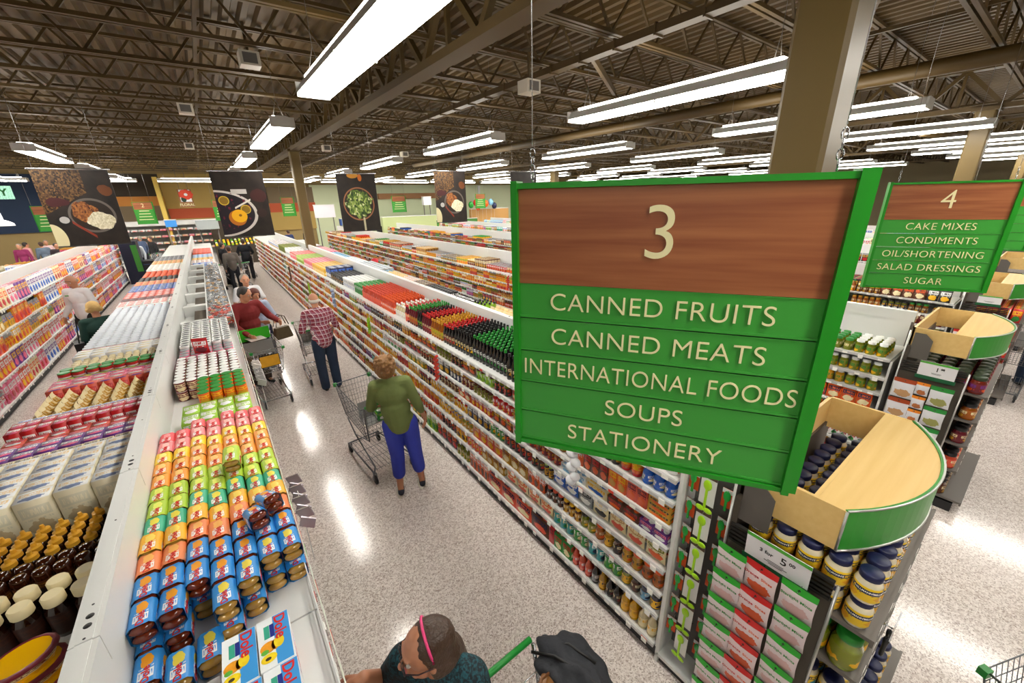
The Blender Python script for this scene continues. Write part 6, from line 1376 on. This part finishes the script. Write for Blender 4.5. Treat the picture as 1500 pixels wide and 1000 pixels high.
# balloons and colourful far displays
for i, (px_, py_, c) in enumerate(((690, 300, 'green'), (697, 297, 'red'), (700, 303, 'coral'), (706, 292, 'purple'), (712, 298, 'orange'), (719, 296, 'skyblue'), (724, 301, 'navy'))):
    a = at_y(px_, py_, 27.5); t = empty('balloon', '%s balloon above the far checkouts' % c, 'balloon', a, 0, 'balloons above the far checkouts'); MB().ell((0, 0, 0), (.2, .2, .25), None, 14).build('skin', mat('balloon_'+c, PAL[c], .25), t); MB().tube([(0, 0, -.25), (.02, 0, 1.0-a.z)], .006, 4).build('string', WHITE, t)
for i, (px0, px1, py0, py1, Y, c, lab) in enumerate(((460, 492, 300, 318, 26, 'e8e4ec', 'white promotional board behind the thin column'), (498, 502, 320, 330, 26, '2c5aa8', 'small blue board left of the salad banner'), (560, 640, 318, 330, 27, 'b8c48c', 'long pale green counter right of the salad banner'), (640, 700, 322, 336, 27, '4a8a3a', 'green-fronted counter left of fourth banner'), (690, 745, 306, 316, 28, 'c89858', 'tan counter below the balloons'), (620, 632, 288, 300, 28, 'f4f4f4', 'white square sign beside the fourth banner'), (240, 260, 322, 332, 28, '3a8ad8', 'blue and pink balloon cluster board by the yellow wall'), (285, 322, 322, 335, 27, '9aa0a0', 'grey blue awning left of the pot banner'), (1255, 1290, 262, 290, 27, 'd8a050', 'orange topped wooden shelf between the two big signs'), (1240, 1285, 292, 330, 26, 'e8e4dc', 'white far shelving between the two big signs'))):
    a = at_y(px0, py0, Y); c_ = at_y(px1, py1, Y); t = empty('far_display', lab, 'display', ((a.x+c_.x)/2, Y, c_.z if 'counter' not in lab and 'shelf' not in lab and 'shelving' not in lab else 0)); w2 = (c_.x-a.x)/2; h0 = a.z-t.location.z
    MB().box((-w2, 0, 0), (w2, .3, h0)).build('board', mat('far_board_%d' % i, c, .5), t); MB().box((-w2-.02, -.02, h0-.03), (w2+.02, .32, h0+.01)).build('edge', WHITE, t)
    if t.location.z > .5: MB().tube([(-w2*.8, .15, -t.location.z), (-w2*.8, .15, 0)], .03, 8).build('post', STEEL, t); MB().tube([(w2*.8, .15, -t.location.z), (w2*.8, .15, 0)], .03, 8).build('post', STEEL, t)
# long hanging wood shelf ledge sign etc.
for i, (x, y) in enumerate(((9.5, 27.8), (12.5, 27.6), (16, 27.8), (19.5, 27.6))):
    t = empty('checkout_counter', 'far checkout counter, %s from the left' % nth(i+1), 'counter', (x, y, 0), 0, 'far checkout counters'); MB().box((-1.1, 0, 0), (1.1, .8, .95)).build('counter', mat('counter_green_front', '7a9a5c', .5), t); MB().box((-1.15, -.05, .95), (1.15, .85, 1.0)).build('top', WHITE, t); MB().box((-.1, .3, 1.0), (.3, .5, 1.5)).build('register', BLACKP, t)
# ================================================================ turn remembered products into objects
SZ = []
for i, p in enumerate(PLACED):
    q = project(p[4]); s = -1
    if q and -60 < q[0] < 1560 and -40 < q[1] < 1080: s = FPX*p[2+1-1][2 if False else 2]/q[2] if False else FPX*p[2][2]/q[2]
    if q and 770 < q[0] < 1180 and 280 < q[1] < 640+0.2*(q[0]-758)-10: s *= 0.05         # behind the big sign
    SZ.append(s+p[9])
bycat = {}
for i, p in enumerate(PLACED): bycat.setdefault(p[0], []).append(i)
rest = {}
CAPR = {'carton': 300, 'jar': 300, 'bottle': 300, 'can': 300, 'pouch': 300}
JOZ = text_mesh('JOZ', .05, .0006, mat('white_lettering', 'f4f4f4', .4), .002)
nobj = 0
for cat, ids in bycat.items():
    ids.sort(key=lambda i: -SZ[i]); top = [i for i in ids[:300] if SZ[i] > 3]; rest[cat] = [i for i in ids if i not in set(top)]
    for i in top:
        _, sh, d, cs, loc, lab, rz, tilt, extra, pr = PLACED[i]
        for cut in (' from near end', ' near bay', ', behind', ' half', ', near tray', ' with', ' and'):
            if len(lab.split()) > 16: lab = lab.replace(cut, '')
        me = product_mesh(sh, d, cs, 0 if SZ[i] > 14 else 1)
        o = inst(cat.replace(' ', '_'), me, None, loc, (tilt or 0, 0, rz), label=lab, category=cat, group=lab.split(',')[-1].strip()+' '+cat+'s'); nobj += 1
        if extra == 'JOZ': inst('lettering', JOZ, o, (-.03, 0, d[2]*.72), (math.pi/2, 0, -math.pi/2))
        if len(lab.split()) > 16: print('LONG', lab)
        if extra == 'HELL':
            for a in ((math.pi,) if loc[0] < 2.0 else ())+((-math.pi/2-.25,) if loc[1] < .2 else ()):
                for nm_, me_, dz_ in (('brand_plate', PLATE, 0), ('lettering', HELL, 0)):
                    inst(nm_, me_, o, (d[0]*.508*math.cos(a), d[0]*.508*math.sin(a), d[2]*.465), (math.pi/2, 0, a+math.pi/2))
for cat, ids in rest.items():
    if not ids: continue
    groups = {}
    for i in ids:
        p = PLACED[i]; groups.setdefault((p[1], p[2], tuple(p[3]['p']), p[3]['c'][0], p[3]['b'][0]), []).append(i)
    Vs, Cn, Ix, Uv, Co, Mi = [], [], [], [], [[], [], []], []; off = 0
    for key, g in groups.items():
        p0 = PLACED[g[0]]; V, cnt, idx, uv, col, mi = arrays(p0[1], p0[2], 2, p0[3])
        for i in g:
            p = PLACED[i]; v = V
            if p[6]: c_, s_ = math.cos(p[6]), math.sin(p[6]); v = np.stack([V[:, 0]*c_-V[:, 1]*s_, V[:, 0]*s_+V[:, 1]*c_, V[:, 2]], 1)
            Vs.append(v+np.array(p[4], np.float32)); Ix.append(idx+off); off += len(V)
        n = len(g); Cn.append(np.tile(cnt, n)); Uv.append(np.tile(uv, (n, 1))); Mi.append(np.tile(mi, n))
        for j in range(3): Co[j].append(np.tile(col[j], (n, 1)))
    cc = lambda a: np.concatenate(a)
    me = to_mesh('far_'+cat.replace(' ', '_')+'s', cc(Vs).astype(np.float32), cc(Cn), cc(Ix).astype(np.int32), cc(Uv), [cc(x) for x in Co], cc(Mi))
    o = inst(cat.replace(' ', '_')+'_rows', me, None, label='mass of smaller and farther %ss on the store shelves' % cat, category=cat+'s', kind='stuff')
print('products', len(PLACED), 'objects', nobj, {c: len(v) for c, v in bycat.items()})
